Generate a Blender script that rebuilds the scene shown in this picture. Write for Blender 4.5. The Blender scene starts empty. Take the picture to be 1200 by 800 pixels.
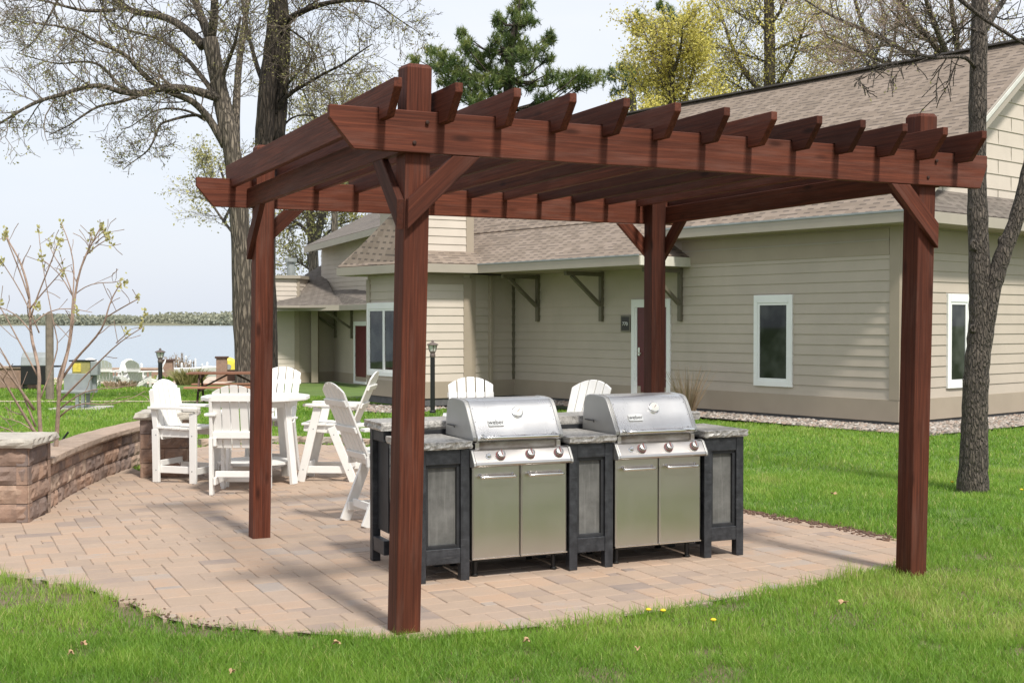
import bpy, math, random
import numpy as np
from mathutils import Vector, Matrix, noise as mnoise
random.seed(7); rng = np.random.default_rng(11)
R = math.radians
SC = bpy.context.scene
COL = SC.collection

# ------------------------------------------------------------------ camera
FPX, PITCH, CH = 1432.9, R(-0.8632), 1.68          # focal length in px of a 1200 px wide frame
cam_d = bpy.data.cameras.new('camera'); cam = bpy.data.objects.new('camera', cam_d); COL.objects.link(cam)
cam.location = (0, 0, CH); cam.rotation_euler = (R(90) + PITCH, 0, 0)
cam_d.sensor_width = 36; cam_d.lens = 36 * FPX / 1200; cam_d.clip_start = .1; cam_d.clip_end = 8000
SC.camera = cam

def ray(px, py):
    a, v = (px - 600) / FPX, (400 - py) / FPX
    c, s = math.cos(PITCH), math.sin(PITCH)
    return Vector((a, c - v * s, s + v * c))
def at(px, py, Y):                                   # the point seen at a photo pixel, Y metres ahead
    d = ray(px, py); return Vector((0, 0, CH)) + d * (Y / d.y)
def gnd(px, py, z=0.0):
    d = ray(px, py); return Vector((0, 0, CH)) + d * ((z - CH) / d.z)

# ------------------------------------------------------------------ mesh building
class MB:
    def __init__(s): s.v = []; s.f = []; s.t = []; s.tint = 0.5; s.uv = {}
    def vert(s, p): s.v.append((p[0], p[1], p[2])); s.t.append(s.tint); return len(s.v) - 1
    def face(s, idx, uv=None):
        if uv: s.uv[len(s.f)] = uv
        s.f.append(tuple(idx))
    def poly(s, pts, uv=None): s.face([s.vert(p) for p in pts], uv)
    def hexa(s, b, t):                               # bottom quad (ccw from above), top quad
        i = [s.vert(p) for p in list(b) + list(t)]
        for q in ((3, 2, 1, 0), (4, 5, 6, 7), (0, 1, 5, 4), (1, 2, 6, 5), (2, 3, 7, 6), (3, 0, 4, 7)):
            s.face([i[k] for k in q])
    def box(s, c, size, rz=0.0, M=None):
        x, y, z = size[0] / 2, size[1] / 2, size[2] / 2
        m = M or Matrix.Rotation(rz, 3, 'Z'); c = Vector(c)
        p = lambda a, b, d: c + m @ Vector((a * x, b * y, d * z))
        s.hexa([p(-1, -1, -1), p(1, -1, -1), p(1, 1, -1), p(-1, 1, -1)], [p(-1, -1, 1), p(1, -1, 1), p(1, 1, 1), p(-1, 1, 1)])
    def bar(s, a, b, w, h, up=(0, 0, 1)):            # a board between two points, w sideways, h along up
        a, b = Vector(a), Vector(b); d = b - a; L = d.length; d = d / L
        up = Vector(up); sd = d.cross(up).normalized(); up = sd.cross(d)
        m = Matrix((d, sd, up)).transposed()
        s.box((a + b) / 2, (L, w, h), M=m)
    def tube(s, pts, rad, n=6, cap=True):
        pts = [Vector(p) for p in pts]; prev = None; N = len(pts); u = None
        for i, p in enumerate(pts):
            d = (pts[min(i + 1, N - 1)] - pts[max(i - 1, 0)])
            d = d.normalized() if d.length > 1e-9 else Vector((0, 0, 1))
            if u is None: u = d.orthogonal().normalized()
            u = u - d * u.dot(d)
            u = u.normalized() if u.length > 1e-6 else d.orthogonal().normalized()
            w = d.cross(u); r = rad[i] if hasattr(rad, '__len__') else rad
            ring = [s.vert(p + (u * math.cos(2 * math.pi * k / n) + w * math.sin(2 * math.pi * k / n)) * r) for k in range(n)]
            if prev:
                for k in range(n): s.face((prev[k], prev[(k + 1) % n], ring[(k + 1) % n], ring[k]))
            elif cap: s.face(ring[::-1])
            prev = ring
        if cap: s.face(prev)
    def lathe(s, prof, n=20, c=(0, 0, 0), M=None):   # (r, z) profile about the local z axis
        c = Vector(c); m = M or Matrix.Identity(3); prev = None
        for r, z in prof:
            ring = [s.vert(c + m @ Vector((r * math.cos(2 * math.pi * k / n), r * math.sin(2 * math.pi * k / n), z))) for k in range(n)]
            if prev:
                for k in range(n): s.face((prev[k], prev[(k + 1) % n], ring[(k + 1) % n], ring[k]))
            else: s.face(ring[::-1])
            prev = ring
        s.face(prev)
    def prism(s, pts, ext):                          # closed polygon extruded by a vector
        ext = Vector(ext); n = len(pts)
        a = [s.vert(p) for p in pts]; b = [s.vert(Vector(p) + ext) for p in pts]
        s.face(a[::-1]); s.face(b)
        for k in range(n): s.face((a[k], a[(k + 1) % n], b[(k + 1) % n], b[k]))
    def build(s, name, mat, parent=None, origin=None, smooth=False, bevel=0, M=None, fix=True):
        me = bpy.data.meshes.new(name)
        o3 = Vector(origin) if origin is not None else (parent.location if (parent is not None and M is None) else Vector((0, 0, 0)))
        v = np.array(s.v, dtype=np.float32).reshape(-1, 3)
        if M is None: v = v - np.array(o3, dtype=np.float32)
        me.from_pydata(v.tolist(), [], s.f)
        me.materials.append(mat)
        if fix:
            import bmesh
            bm = bmesh.new(); bm.from_mesh(me); bmesh.ops.recalc_face_normals(bm, faces=bm.faces); bm.to_mesh(me); bm.free()
        at_ = me.attributes.new('tint', 'FLOAT', 'POINT'); at_.data.foreach_set('value', np.array(s.t, dtype=np.float32))
        if s.uv:
            ul = me.uv_layers.new(name='UVMap')
            for fi, uvs in s.uv.items():
                for li, vi in zip(me.polygons[fi].loop_indices, me.polygons[fi].vertices):
                    k = s.f[fi].index(vi); ul.data[li].uv = uvs[k]
        if smooth: me.polygons.foreach_set('use_smooth', [True] * len(me.polygons))
        o = bpy.data.objects.new(name, me); COL.objects.link(o)
        if parent is not None: o.parent = parent
        if M is not None: o.matrix_local = M
        elif parent is None: o.location = o3
        if bevel:
            m = o.modifiers.new('bevel', 'BEVEL'); m.width = bevel; m.segments = 2; m.limit_method = 'ANGLE'; m.angle_limit = R(40)
        return o

def tag(o, label=None, cat=None, group=None, kind=None):
    if label: o['label'] = label
    if cat: o['category'] = cat
    if group: o['group'] = group
    if kind: o['kind'] = kind
    return o
def thing(name, label, cat, loc=(0, 0, 0), rz=0.0, group=None):
    o = bpy.data.objects.new(name, None); COL.objects.link(o); o.location = loc; o.rotation_euler = (0, 0, rz)
    o.empty_display_size = .2
    return tag(o, label, cat, group)
def copy_tree(o, parent=None):
    c = o.copy(); COL.objects.link(c)
    if parent is not None: c.parent = parent
    for ch in [x for x in bpy.data.objects if x.parent == o]: copy_tree(ch, c)
    return c
def text_mesh(body, size, extrude, name, mat, parent, M):
    cu = bpy.data.curves.new('lettering', 'FONT'); cu.body = body; cu.size = size; cu.extrude = extrude
    cu.align_x = 'CENTER'; cu.align_y = 'CENTER'
    t = bpy.data.objects.new('lettering', cu); COL.objects.link(t)
    dg = bpy.context.evaluated_depsgraph_get()
    me = bpy.data.meshes.new_from_object(t.evaluated_get(dg)); bpy.data.objects.remove(t)
    me.materials.clear(); me.materials.append(mat); me.name = name
    o = bpy.data.objects.new(name, me); COL.objects.link(o); o.parent = parent; o.matrix_local = M
    return o

# ------------------------------------------------------------------ materials
class NT:
    def __init__(s, name):
        s.m = bpy.data.materials.new(name); s.m.use_nodes = True; s.t = s.m.node_tree; s.n = s.t.nodes
        s.b = s.n['Principled BSDF']
    def new(s, t, **k):
        n = s.n.new(t)
        for a, b in k.items(): setattr(n, a, b)
        return n
    def link(s, a, b): s.t.links.new(a, b)
    def coord(s, kind='Object', scale=(1, 1, 1), rot=(0, 0, 0)):
        tc = s.new('ShaderNodeTexCoord'); mp = s.new('ShaderNodeMapping'); s.link(tc.outputs[kind], mp.inputs[0])
        mp.inputs['Scale'].default_value = scale; mp.inputs['Rotation'].default_value = rot
        return mp.outputs[0]
    def noise(s, co, scale, detail=4, rough=.55, dist=0):
        n = s.new('ShaderNodeTexNoise'); n.inputs['Scale'].default_value = scale; n.inputs['Detail'].default_value = detail
        n.inputs['Roughness'].default_value = rough; n.inputs['Distortion'].default_value = dist
        if co is not None: s.link(co, n.inputs['Vector'])
        return n.outputs[0]
    def ramp(s, fac, stops, interp='LINEAR'):
        n = s.new('ShaderNodeValToRGB'); cr = n.color_ramp; cr.interpolation = interp
        while len(cr.elements) < len(stops): cr.elements.new(.5)
        for e, (p, c) in zip(cr.elements, stops):
            e.position = p; e.color = (c, c, c, 1) if not hasattr(c, '__len__') else (*c, 1)
        s.link(fac, n.inputs[0]); return n.outputs[0]
    def mix(s, fac, a, b, mode='MIX'):
        n = s.new('ShaderNodeMix', data_type='RGBA', blend_type=mode)
        for sock, val in ((n.inputs[0], fac), (n.inputs[6], a), (n.inputs[7], b)):
            if hasattr(val, 'is_linked') or hasattr(val, 'links'): s.link(val, sock)
            elif hasattr(val, '__len__'): sock.default_value = (*val, 1)
            else: sock.default_value = val if sock == n.inputs[0] else (val, val, val, 1)
        return n.outputs[2]
    def math(s, op, a, b=None, c=None):
        n = s.new('ShaderNodeMath', operation=op)
        for i, val in enumerate((a, b, c)):
            if val is None: continue
            if hasattr(val, 'links'): s.link(val, n.inputs[i])
            else: n.inputs[i].default_value = val
        return n.outputs[0]
    def attr(s, name='tint'):
        n = s.new('ShaderNodeAttribute'); n.attribute_name = name; return n.outputs['Fac']
    def rnd(s): return s.new('ShaderNodeObjectInfo').outputs['Random']
    def bump(s, h, strength=.3, dist=.01):
        n = s.new('ShaderNodeBump'); n.inputs['Strength'].default_value = strength; n.inputs['Distance'].default_value = dist
        s.link(h, n.inputs['Height']); s.link(n.outputs[0], s.b.inputs['Normal'])
    def base(s, c):
        if hasattr(c, 'links'): s.link(c, s.b.inputs['Base Color'])
        else: s.b.inputs['Base Color'].default_value = (*c, 1)
    def set(s, **k):
        for a, b in k.items():
            sock = s.b.inputs[a.replace('_', ' ')]
            if hasattr(b, 'links'): s.link(b, sock)
            else: sock.default_value = b

def plain(name, col, rough=.6, metal=0, var=.12, scale=6, bump=0, bscale=60):
    m = NT(name); co = m.coord('Object'); n = m.noise(co, scale, 5)
    lo = tuple(c * (1 - var) for c in col); hi = tuple(min(1, c * (1 + var)) for c in col)
    m.base(m.ramp(n, [(.3, lo), (.7, hi)])); m.set(Roughness=rough, Metallic=metal)
    if bump: m.bump(m.noise(co, bscale, 4), bump, .005)
    return m.m

def wood_mat(name, dark, mid, light, grey=None, rough=.72):
    m = NT(name); rn = m.rnd()
    tc = m.new('ShaderNodeTexCoord'); off = m.new('ShaderNodeVectorMath', operation='ADD')
    sc = m.new('ShaderNodeVectorMath', operation='SCALE'); cmb = m.new('ShaderNodeCombineXYZ')
    m.link(rn, cmb.inputs[0]); m.link(rn, cmb.inputs[1]); m.link(rn, cmb.inputs[2])
    m.link(cmb.outputs[0], sc.inputs[0]); sc.inputs['Scale'].default_value = 37
    m.link(tc.outputs['Object'], off.inputs[0]); m.link(sc.outputs[0], off.inputs[1])
    def mp(scale):
        n = m.new('ShaderNodeMapping'); m.link(off.outputs[0], n.inputs[0]); n.inputs['Scale'].default_value = scale; return n.outputs[0]
    g1 = m.noise(mp((.9, 40, 40)), 1.6, 6, .68, .35)
    g2 = m.noise(mp((3.0, 150, 150)), 1.0, 3, .6)
    blot = m.noise(mp((1.6, 3, 3)), 1.3, 4, .6)
    c = m.ramp(g1, [(.30, dark), (.48, mid), (.70, light)])
    c = m.mix(m.math('MULTIPLY', m.ramp(g2, [(.38, 0.0), (.60, 1.0)]), .5), c, dark)
    c = m.mix(m.math('MULTIPLY', m.ramp(blot, [(.42, 0.0), (.72, 1.0)]), .55), c, tuple(.6 * x for x in mid))
    if grey:
        w = m.noise(mp((.8, 7, 7)), 2.0, 5, .65)
        c = m.mix(m.math('MULTIPLY', m.ramp(w, [(.5, 0.0), (.75, 1.0)]), .65), c, grey)
    vor = m.new('ShaderNodeTexVoronoi'); vor.inputs['Scale'].default_value = 1.0; m.link(mp((2.2, 7.0, 7.0)), vor.inputs['Vector'])
    c = m.mix(m.math('MULTIPLY', m.ramp(vor.outputs['Distance'], [(.07, 1.0), (.17, 0.0)]), .85), c, tuple(.28 * x for x in mid))
    br = m.math('ADD', m.math('MULTIPLY', rn, .75), .62)
    cc = m.new('ShaderNodeCombineXYZ'); [m.link(br, cc.inputs[i]) for i in range(3)]
    c = m.mix(1.0, c, cc.outputs[0], 'MULTIPLY')
    m.base(c); m.set(Roughness=rough, Specular_IOR_Level=.2)
    m.bump(m.math('ADD', g1, m.math('MULTIPLY', g2, .5)), .35, .004)
    return m.m
M_wood = wood_mat('red_stained_cedar', (.042, .0125, .0075), (.098, .0285, .0155), (.165, .047, .024), (.12, .056, .042))
M_wood_plain = wood_mat('picnic_wood', (.16, .07, .045), (.33, .16, .10), (.42, .22, .14))
M_trim = plain('olive_trim_paint', (.34, .283, .217), .55, var=.05, scale=2)
M_fascia = plain('fascia_paint', (.345, .305, .25), .5, var=.05, scale=2)
M_bracket = plain('bracket_paint', (.13, .115, .08), .6, var=.08)
M_white = plain('white_paint', (.78, .79, .77), .45, var=.03, scale=3)
M_poly = plain('white_poly_lumber', (.74, .73, .70), .42, var=.025, scale=8)
M_black = plain('black_painted_wood', (.018, .019, .022), .55, var=.5, scale=7, bump=.2)
M_blackmetal = plain('black_metal', (.02, .02, .02), .45, .3)
M_greymetal = plain('grey_powder_coat', (.27, .29, .29), .5, .1)
M_concrete = plain('concrete', (.42, .40, .36), .85, var=.15, bump=.3)

def siding_mat(name, col):
    m = NT(name); co = m.coord('Object'); n = m.noise(co, 1.3, 5)
    st = m.noise(m.coord('Object', (3, 3, 60)), 1.0, 4)
    c = m.ramp(n, [(.3, tuple(.93 * x for x in col)), (.7, tuple(1.05 * x for x in col))])
    c = m.mix(m.math('MULTIPLY', st, .16), c, tuple(.72 * x for x in col))
    vl = m.noise(m.coord('Object', (.9, .9, .15)), 2.2, 4)
    c = m.mix(m.math('MULTIPLY', m.ramp(vl, [(.55, 0.0), (.8, 1.0)]), .22), c, tuple(.6 * x for x in col))
    m.base(c); m.set(Roughness=.62); m.bump(m.noise(m.coord('Object', (4, 4, 120)), 1.0, 3), .2, .004)
    return m.m
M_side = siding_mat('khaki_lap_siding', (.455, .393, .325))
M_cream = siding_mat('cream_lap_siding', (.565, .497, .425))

def shingle_mat(name, ca, cb, cc):
    m = NT(name); uv = m.coord('UV')
    br = m.new('ShaderNodeTexBrick'); m.link(uv, br.inputs['Vector'])
    br.offset = .5; br.inputs['Scale'].default_value = 1.0; br.inputs['Brick Width'].default_value = .24; br.inputs['Row Height'].default_value = .125
    br.inputs['Mortar Size'].default_value = .006; br.inputs['Mortar Smooth'].default_value = .1; br.inputs['Bias'].default_value = 0
    br.inputs['Color1'].default_value = (0, 0, 0, 1); br.inputs['Color2'].default_value = (1, 1, 1, 1); br.inputs['Mortar'].default_value = (.5, .5, .5, 1)
    sep = m.new('ShaderNodeSeparateColor'); m.link(br.outputs['Color'], sep.inputs[0])
    c = m.ramp(sep.outputs[0], [(0, ca), (.5, cb), (1, cc)])
    gr = m.noise(uv, 90, 3, .7); c = m.mix(m.math('MULTIPLY', gr, .55), c, tuple(.45 * x for x in cb))
    big = m.noise(uv, .7, 4); c = m.mix(m.math('MULTIPLY', m.ramp(big, [(.35, 0.0), (.75, 1.0)]), .3), c, tuple(.62 * x for x in cb))
    # laminated tabs: every row has random thick tabs with a dark lower band: printed tint plus painted-in tab shadow
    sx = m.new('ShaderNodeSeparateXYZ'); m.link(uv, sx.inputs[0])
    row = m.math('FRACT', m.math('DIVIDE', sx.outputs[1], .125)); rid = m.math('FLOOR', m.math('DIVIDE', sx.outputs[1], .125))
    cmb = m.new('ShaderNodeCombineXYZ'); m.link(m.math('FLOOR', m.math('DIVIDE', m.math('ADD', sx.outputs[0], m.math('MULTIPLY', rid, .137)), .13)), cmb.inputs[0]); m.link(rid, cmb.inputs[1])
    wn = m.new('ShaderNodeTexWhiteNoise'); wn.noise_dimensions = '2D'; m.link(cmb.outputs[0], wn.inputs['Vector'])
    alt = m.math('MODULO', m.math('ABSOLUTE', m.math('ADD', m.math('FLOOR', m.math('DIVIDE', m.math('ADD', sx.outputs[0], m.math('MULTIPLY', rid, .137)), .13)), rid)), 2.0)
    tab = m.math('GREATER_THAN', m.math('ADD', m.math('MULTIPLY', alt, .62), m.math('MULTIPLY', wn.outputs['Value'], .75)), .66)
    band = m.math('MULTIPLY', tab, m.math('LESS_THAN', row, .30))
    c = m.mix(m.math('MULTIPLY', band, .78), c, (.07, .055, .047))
    m.base(c); m.set(Roughness=.93)
    hgt = m.math('ADD', m.math('MULTIPLY', m.math('SUBTRACT', 1.0, row), 1.0), m.math('MULTIPLY', tab, .5))
    m.bump(hgt, .5, .012)
    return m.m
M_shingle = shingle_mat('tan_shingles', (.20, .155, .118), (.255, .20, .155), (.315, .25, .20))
M_shingle_dk = shingle_mat('weathered_shingles', (.13, .112, .095), (.17, .145, .122), (.215, .183, .157))

def glass_mat():
    m = NT('dark_window_glass'); co = m.coord('Object', (1, 1, 1)); n = m.noise(co, 2.2, 2)
    m.base(m.ramp(n, [(.4, (.012, .014, .013)), (.62, (.05, .055, .05))])); m.set(Roughness=.03, Specular_IOR_Level=.35)
    return m.m
M_glass = glass_mat()
M_door = plain('dark_red_door', (.10, .012, .016), .4, var=.15)

def steel_mat(name, rough, aniso, col=(.62, .61, .58), axis=(1.5, 1.5, 220)):
    m = NT(name); n = m.noise(m.coord('Object', axis), 2, 3)
    m.base(col); m.set(Metallic=1.0, Anisotropic=aniso)
    sm = m.noise(m.coord('Object'), 5, 5)
    m.set(Roughness=m.math('ADD', m.math('MULTIPLY', n, .05), m.math('ADD', m.math('MULTIPLY', sm, .12), rough - .085)))
    m.bump(n, .012, .001)
    return m.m
M_steel = steel_mat('brushed_stainless', .32, .3, (.58, .55, .52))
M_steel_lid = steel_mat('satin_lid_steel', .29, .1, (.84, .83, .81), (220, 1.5, 1.5))
M_chrome = steel_mat('polished_handle', .16, 0, (.75, .74, .72))
M_cast = plain('cast_lid_ends', (.40, .395, .38), .45, .6, var=.06)

def granite_mat():
    m = NT('speckled_granite'); co = m.coord('Object')
    v = m.new('ShaderNodeTexVoronoi'); v.inputs['Scale'].default_value = 90; m.link(co, v.inputs['Vector'])
    n = m.noise(co, 38, 6, .75); n2 = m.noise(co, 7, 4)
    c = m.ramp(n, [(.36, (.05, .05, .05)), (.47, (.26, .25, .23)), (.58, (.46, .44, .41)), (.72, (.62, .60, .56))])
    c = m.mix(m.math('MULTIPLY', n2, .5), c, (.40, .38, .35))
    sp = m.ramp(v.outputs['Distance'], [(.16, 1.0), (.3, 0.0)]); c = m.mix(m.math('MULTIPLY', sp, .35), c, (.10, .09, .085))
    m.base(c); m.set(Roughness=.32); m.bump(n, .25, .006)
    return m.m
M_granite = granite_mat()
def slate_mat():
    m = NT('grey_cement_board'); co = m.coord('Object'); n = m.noise(co, 6, 6, .65); st = m.noise(m.coord('Object', (60, 60, 3)), 1, 4, .6)
    c = m.ramp(n, [(.3, (.065, .065, .06)), (.7, (.15, .148, .14))]); c = m.mix(m.math('MULTIPLY', m.ramp(st, [(.5, 0.0), (.8, 1.0)]), .45), c, (.24, .235, .22))
    m.base(c); m.set(Roughness=.6); return m.m
M_slate = slate_mat()
M_black_worn = None
def blackwood():
    m = NT('worn_black_paint'); co = m.coord('Object'); n = m.noise(co, 14, 6, .7); n2 = m.noise(m.coord('Object', (4, 4, 40)), 2, 4)
    c = m.ramp(n, [(.4, (.012, .013, .016)), (.75, (.045, .048, .055))]); c = m.mix(m.math('MULTIPLY', m.ramp(n2, [(.58, 0.0), (.72, 1.0)]), .25), c, (.13, .13, .135))
    m.base(c); m.set(Roughness=.5); m.bump(n, .3, .003); return m.m
M_black_worn = blackwood()

def block_mat(name, stops):
    m = NT(name); t = m.attr(); co = m.coord('Object'); n = m.noise(co, 9, 7, .7); n2 = m.noise(co, 3.1, 3)
    f = m.math('ADD', m.math('MULTIPLY', t, .75), m.math('MULTIPLY', m.math('SUBTRACT', n2, .35), .6))
    c = m.ramp(f, stops)
    c = m.mix(m.math('MULTIPLY', m.ramp(n, [(.35, 1.0), (.6, 0.0)]), .45), c, tuple(.4 * x for x in stops[1][1]))
    fine = m.noise(co, 120, 3, .7); c = m.mix(m.math('MULTIPLY', fine, .3), c, tuple(.55 * x for x in stops[1][1]))
    m.base(c); m.set(Roughness=.92); m.bump(m.math('ADD', n, m.math('MULTIPLY', fine, .35)), .7, .015)
    return m.m
M_block = block_mat('split_face_block', [(.05, (.20, .155, .14)), (.35, (.29, .20, .155)), (.6, (.40, .255, .18)), (.9, (.45, .34, .26))])
M_cap = block_mat('tan_wall_cap', [(.05, (.33, .25, .19)), (.4, (.40, .30, .23)), (.7, (.45, .34, .26)), (.95, (.40, .36, .31))])
M_capstone = block_mat('pale_limestone_cap', [(.05, (.36, .32, .27)), (.4, (.46, .42, .36)), (.7, (.52, .48, .42)), (.95, (.50, .47, .43))])
def paver_mat():
    m = NT('tumbled_pavers'); t = m.attr(); co = m.coord('Object'); n = m.noise(co, 5.5, 6, .7); n2 = m.noise(co, 1.1, 4)
    f = m.math('ADD', m.math('MULTIPLY', t, .95), m.math('MULTIPLY', m.math('SUBTRACT', n, .45), .5))
    c = m.ramp(f, [(.0, (.20, .165, .145)), (.2, (.28, .215, .175)), (.38, (.335, .25, .185)), (.55, (.37, .275, .205)), (.72, (.395, .27, .185)), (.86, (.35, .285, .235)), (1, (.28, .24, .21))])
    c = m.mix(m.math('MULTIPLY', m.ramp(n2, [(.45, 0.0), (.75, 1.0)]), .42), c, (.31, .245, .205))
    fine = m.noise(co, 70, 4, .75); c = m.mix(m.math('MULTIPLY', m.ramp(fine, [(.4, 0.0), (.75, 1.0)]), .35), c, (.24, .18, .145))
    m.base(c); m.set(Roughness=.88); m.bump(m.math('ADD', n, fine), .3, .006); return m.m
M_paver = paver_mat()
M_joint = plain('joint_sand', (.25, .195, .15), .95, var=.35, scale=14)

def bark_mat(name, dark, light, sx=9, vert=2.2, crack=.8):
    m = NT(name); co = m.coord('Object', (sx, sx, vert)); n = m.noise(co, 2.4, 7, .72, .6); n2 = m.noise(m.coord('Object'), 2, 4)
    c = m.ramp(n, [(.32, dark), (.5, tuple((a + b) / 2 for a, b in zip(dark, light))), (.68, light)])
    c = m.mix(m.math('MULTIPLY', n2, .45), c, tuple(.6 * (a + b) / 2 for a, b in zip(dark, light)))
    vo = m.new('ShaderNodeTexVoronoi'); vo.feature = 'DISTANCE_TO_EDGE'; vo.inputs['Scale'].default_value = 1.6
    wv_ = m.new('ShaderNodeVectorMath', operation='ADD'); ns = m.new('ShaderNodeVectorMath', operation='SCALE'); ns.inputs['Scale'].default_value = .8
    nz = m.new('ShaderNodeTexNoise'); nz.inputs['Scale'].default_value = 1.5; m.link(co, nz.inputs['Vector']); m.link(nz.outputs['Color'], ns.inputs[0]); m.link(co, wv_.inputs[0]); m.link(ns.outputs[0], wv_.inputs[1]); m.link(wv_.outputs[0], vo.inputs['Vector'])
    ck = m.ramp(vo.outputs['Distance'], [(.02, 0.0), (.22, 1.0)])
    c = m.mix(m.math('MULTIPLY', m.math('SUBTRACT', 1.0, ck), crack), c, tuple(.45 * x for x in dark))
    m.base(c); m.set(Roughness=.95); m.bump(m.math('ADD', m.math('MULTIPLY', n, .6), ck), 1.0, .03); return m.m
M_bark = bark_mat('oak_bark', (.065, .052, .040), (.33, .275, .21), 8, 1.1)
M_bark_dark = bark_mat('dark_wet_bark', (.026, .020, .016), (.13, .10, .075), 8, 1.1)
M_bark_maple = bark_mat('scaly_grey_bark', (.045, .037, .031), (.23, .19, .15), 22, 6, .45)
M_twig = plain('grey_twigs', (.125, .10, .075), .9, var=.3, scale=20)
M_twig_br = plain('brown_twigs', (.25, .185, .145), .9, var=.3, scale=20)
M_shrub = plain('pinkish_shrub_bark', (.30, .215, .165), .8, var=.25, scale=25)

def leaf_mat(name, stops, trans=.35, nscale=1.2):
    m = NT(name); t = m.attr(); co = m.coord('Object'); n = m.noise(co, nscale, 3)
    f = m.math('ADD', m.math('MULTIPLY', t, .6), m.math('MULTIPLY', n, .45))
    c = m.ramp(f, stops); m.base(c); m.set(Roughness=.55)
    tr = m.new('ShaderNodeBsdfTranslucent'); m.link(c, tr.inputs[0]); mx = m.new('ShaderNodeMixShader'); mx.inputs[0].default_value = trans
    m.link(m.b.outputs[0], mx.inputs[1]); m.link(tr.outputs[0], mx.inputs[2]); m.link(mx.outputs[0], m.n['Material Output'].inputs[0])
    return m.m
M_oakleaf = leaf_mat('oak_spring_leaf', [(.2, (.17, .16, .055)), (.5, (.30, .29, .10)), (.8, (.44, .41, .16))])
M_yellowleaf = leaf_mat('yellow_spring_leaf', [(.2, (.34, .30, .06)), (.5, (.58, .51, .10)), (.8, (.74, .66, .20))])
M_paleleaf = leaf_mat('pale_spring_leaf', [(.2, (.24, .23, .08)), (.5, (.40, .38, .14)), (.8, (.54, .50, .22))])
M_needle = leaf_mat('pine_needles', [(.2, (.035, .07, .022)), (.5, (.115, .175, .046)), (.85, (.28, .31, .085))], .35, .8)
M_farwood = leaf_mat('far_shore_trees', [(.2, (.20, .215, .165)), (.5, (.24, .25, .18)), (.8, (.285, .285, .195))], .1, .02)
M_grass = leaf_mat('lawn_blades', [(.08, (.060, .140, .016)), (.34, (.150, .300, .030)), (.62, (.270, .430, .055)), (.92, (.56, .50, .21))], .48, .9)
M_drygrass = leaf_mat('dry_grass', [(.2, (.22, .16, .10)), (.5, (.34, .25, .16)), (.8, (.42, .31, .21))], .2)
M_flower = plain('dandelion_yellow', (.75, .52, .02), .7)
# ------------------------------------------------------------------ light and sky
SUN_EL, SUN_AZ = R(53), R(29)                        # azimuth measured from straight behind the camera towards the right
sd = Vector((math.sin(SUN_AZ) * math.cos(SUN_EL), -math.cos(SUN_AZ) * math.cos(SUN_EL), math.sin(SUN_EL)))
sl = bpy.data.lights.new('sun', 'SUN'); sl.energy = 2.4; sl.angle = R(6); sl.color = (1, .955, .88)
so = bpy.data.objects.new('sun', sl); COL.objects.link(so); so.location = (3, -6, 20)
so.rotation_euler = sd.to_track_quat('Z', 'Y').to_euler()
wd = bpy.data.worlds.new('World'); SC.world = wd; wd.use_nodes = True
wt = wd.node_tree; wn = wt.nodes; bg = wn['Background']; bg.inputs['Strength'].default_value = .1
sky = wn.new('ShaderNodeTexSky'); sky.sky_type = 'NISHITA'; sky.sun_disc = False; sky.sun_elevation = SUN_EL
sky.sun_rotation = math.atan2(sd.x, sd.y); sky.air_density = 1.2; sky.dust_density = 2.0
tc = wn.new('ShaderNodeTexCoord'); sep = wn.new('ShaderNodeSeparateXYZ'); wt.links.new(tc.outputs['Generated'], sep.inputs[0])
mp = wn.new('ShaderNodeMapping'); mp.inputs['Scale'].default_value = (1.2, 1.2, 5.0); wt.links.new(tc.outputs['Generated'], mp.inputs[0])
cn = wn.new('ShaderNodeTexNoise'); cn.inputs['Scale'].default_value = 2.0; cn.inputs['Detail'].default_value = 6; wt.links.new(mp.outputs[0], cn.inputs['Vector'])
cr = wn.new('ShaderNodeValToRGB'); cr.color_ramp.elements[0].position = .34; cr.color_ramp.elements[0].color = (4.35, 4.65, 5.2, 1)
cr.color_ramp.elements[1].position = .6; cr.color_ramp.elements[1].color = (4.85, 4.95, 5.2, 1); wt.links.new(cn.outputs[0], cr.inputs[0])
hz = wn.new('ShaderNodeMapRange'); hz.inputs['From Min'].default_value = 0.0; hz.inputs['From Max'].default_value = .22
wt.links.new(sep.outputs['Z'], hz.inputs['Value'])
hm = wn.new('ShaderNodeMix'); hm.data_type = 'RGBA'; hm.inputs[6].default_value = (4.05, 4.32, 4.85, 1); wt.links.new(hz.outputs[0], hm.inputs[0]); wt.links.new(cr.outputs[0], hm.inputs[7])
mx = wn.new('ShaderNodeMix'); mx.data_type = 'RGBA'; mx.inputs[0].default_value = .9
wt.links.new(sky.outputs[0], mx.inputs[6]); wt.links.new(hm.outputs[2], mx.inputs[7]); wt.links.new(mx.outputs[2], bg.inputs['Color'])
SC.view_settings.view_transform = 'Standard'; SC.view_settings.look = 'None'; SC.view_settings.gamma = 1; SC.view_settings.exposure = 1.0
SC.cycles.use_denoising = True
try: SC.cycles.denoiser = 'OPENIMAGEDENOISE'
except Exception: pass
SC.cycles.max_bounces = 8; SC.cycles.transparent_max_bounces = 8

# ------------------------------------------------------------------ pergola grid (shared with the paving)
PA = Vector((-.5918, 6.6624, 0)); PTH = R(25.419)
PU = Vector((math.cos(PTH), math.sin(PTH), 0)); PV = Vector((-math.sin(PTH), math.cos(PTH), 0))

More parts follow.
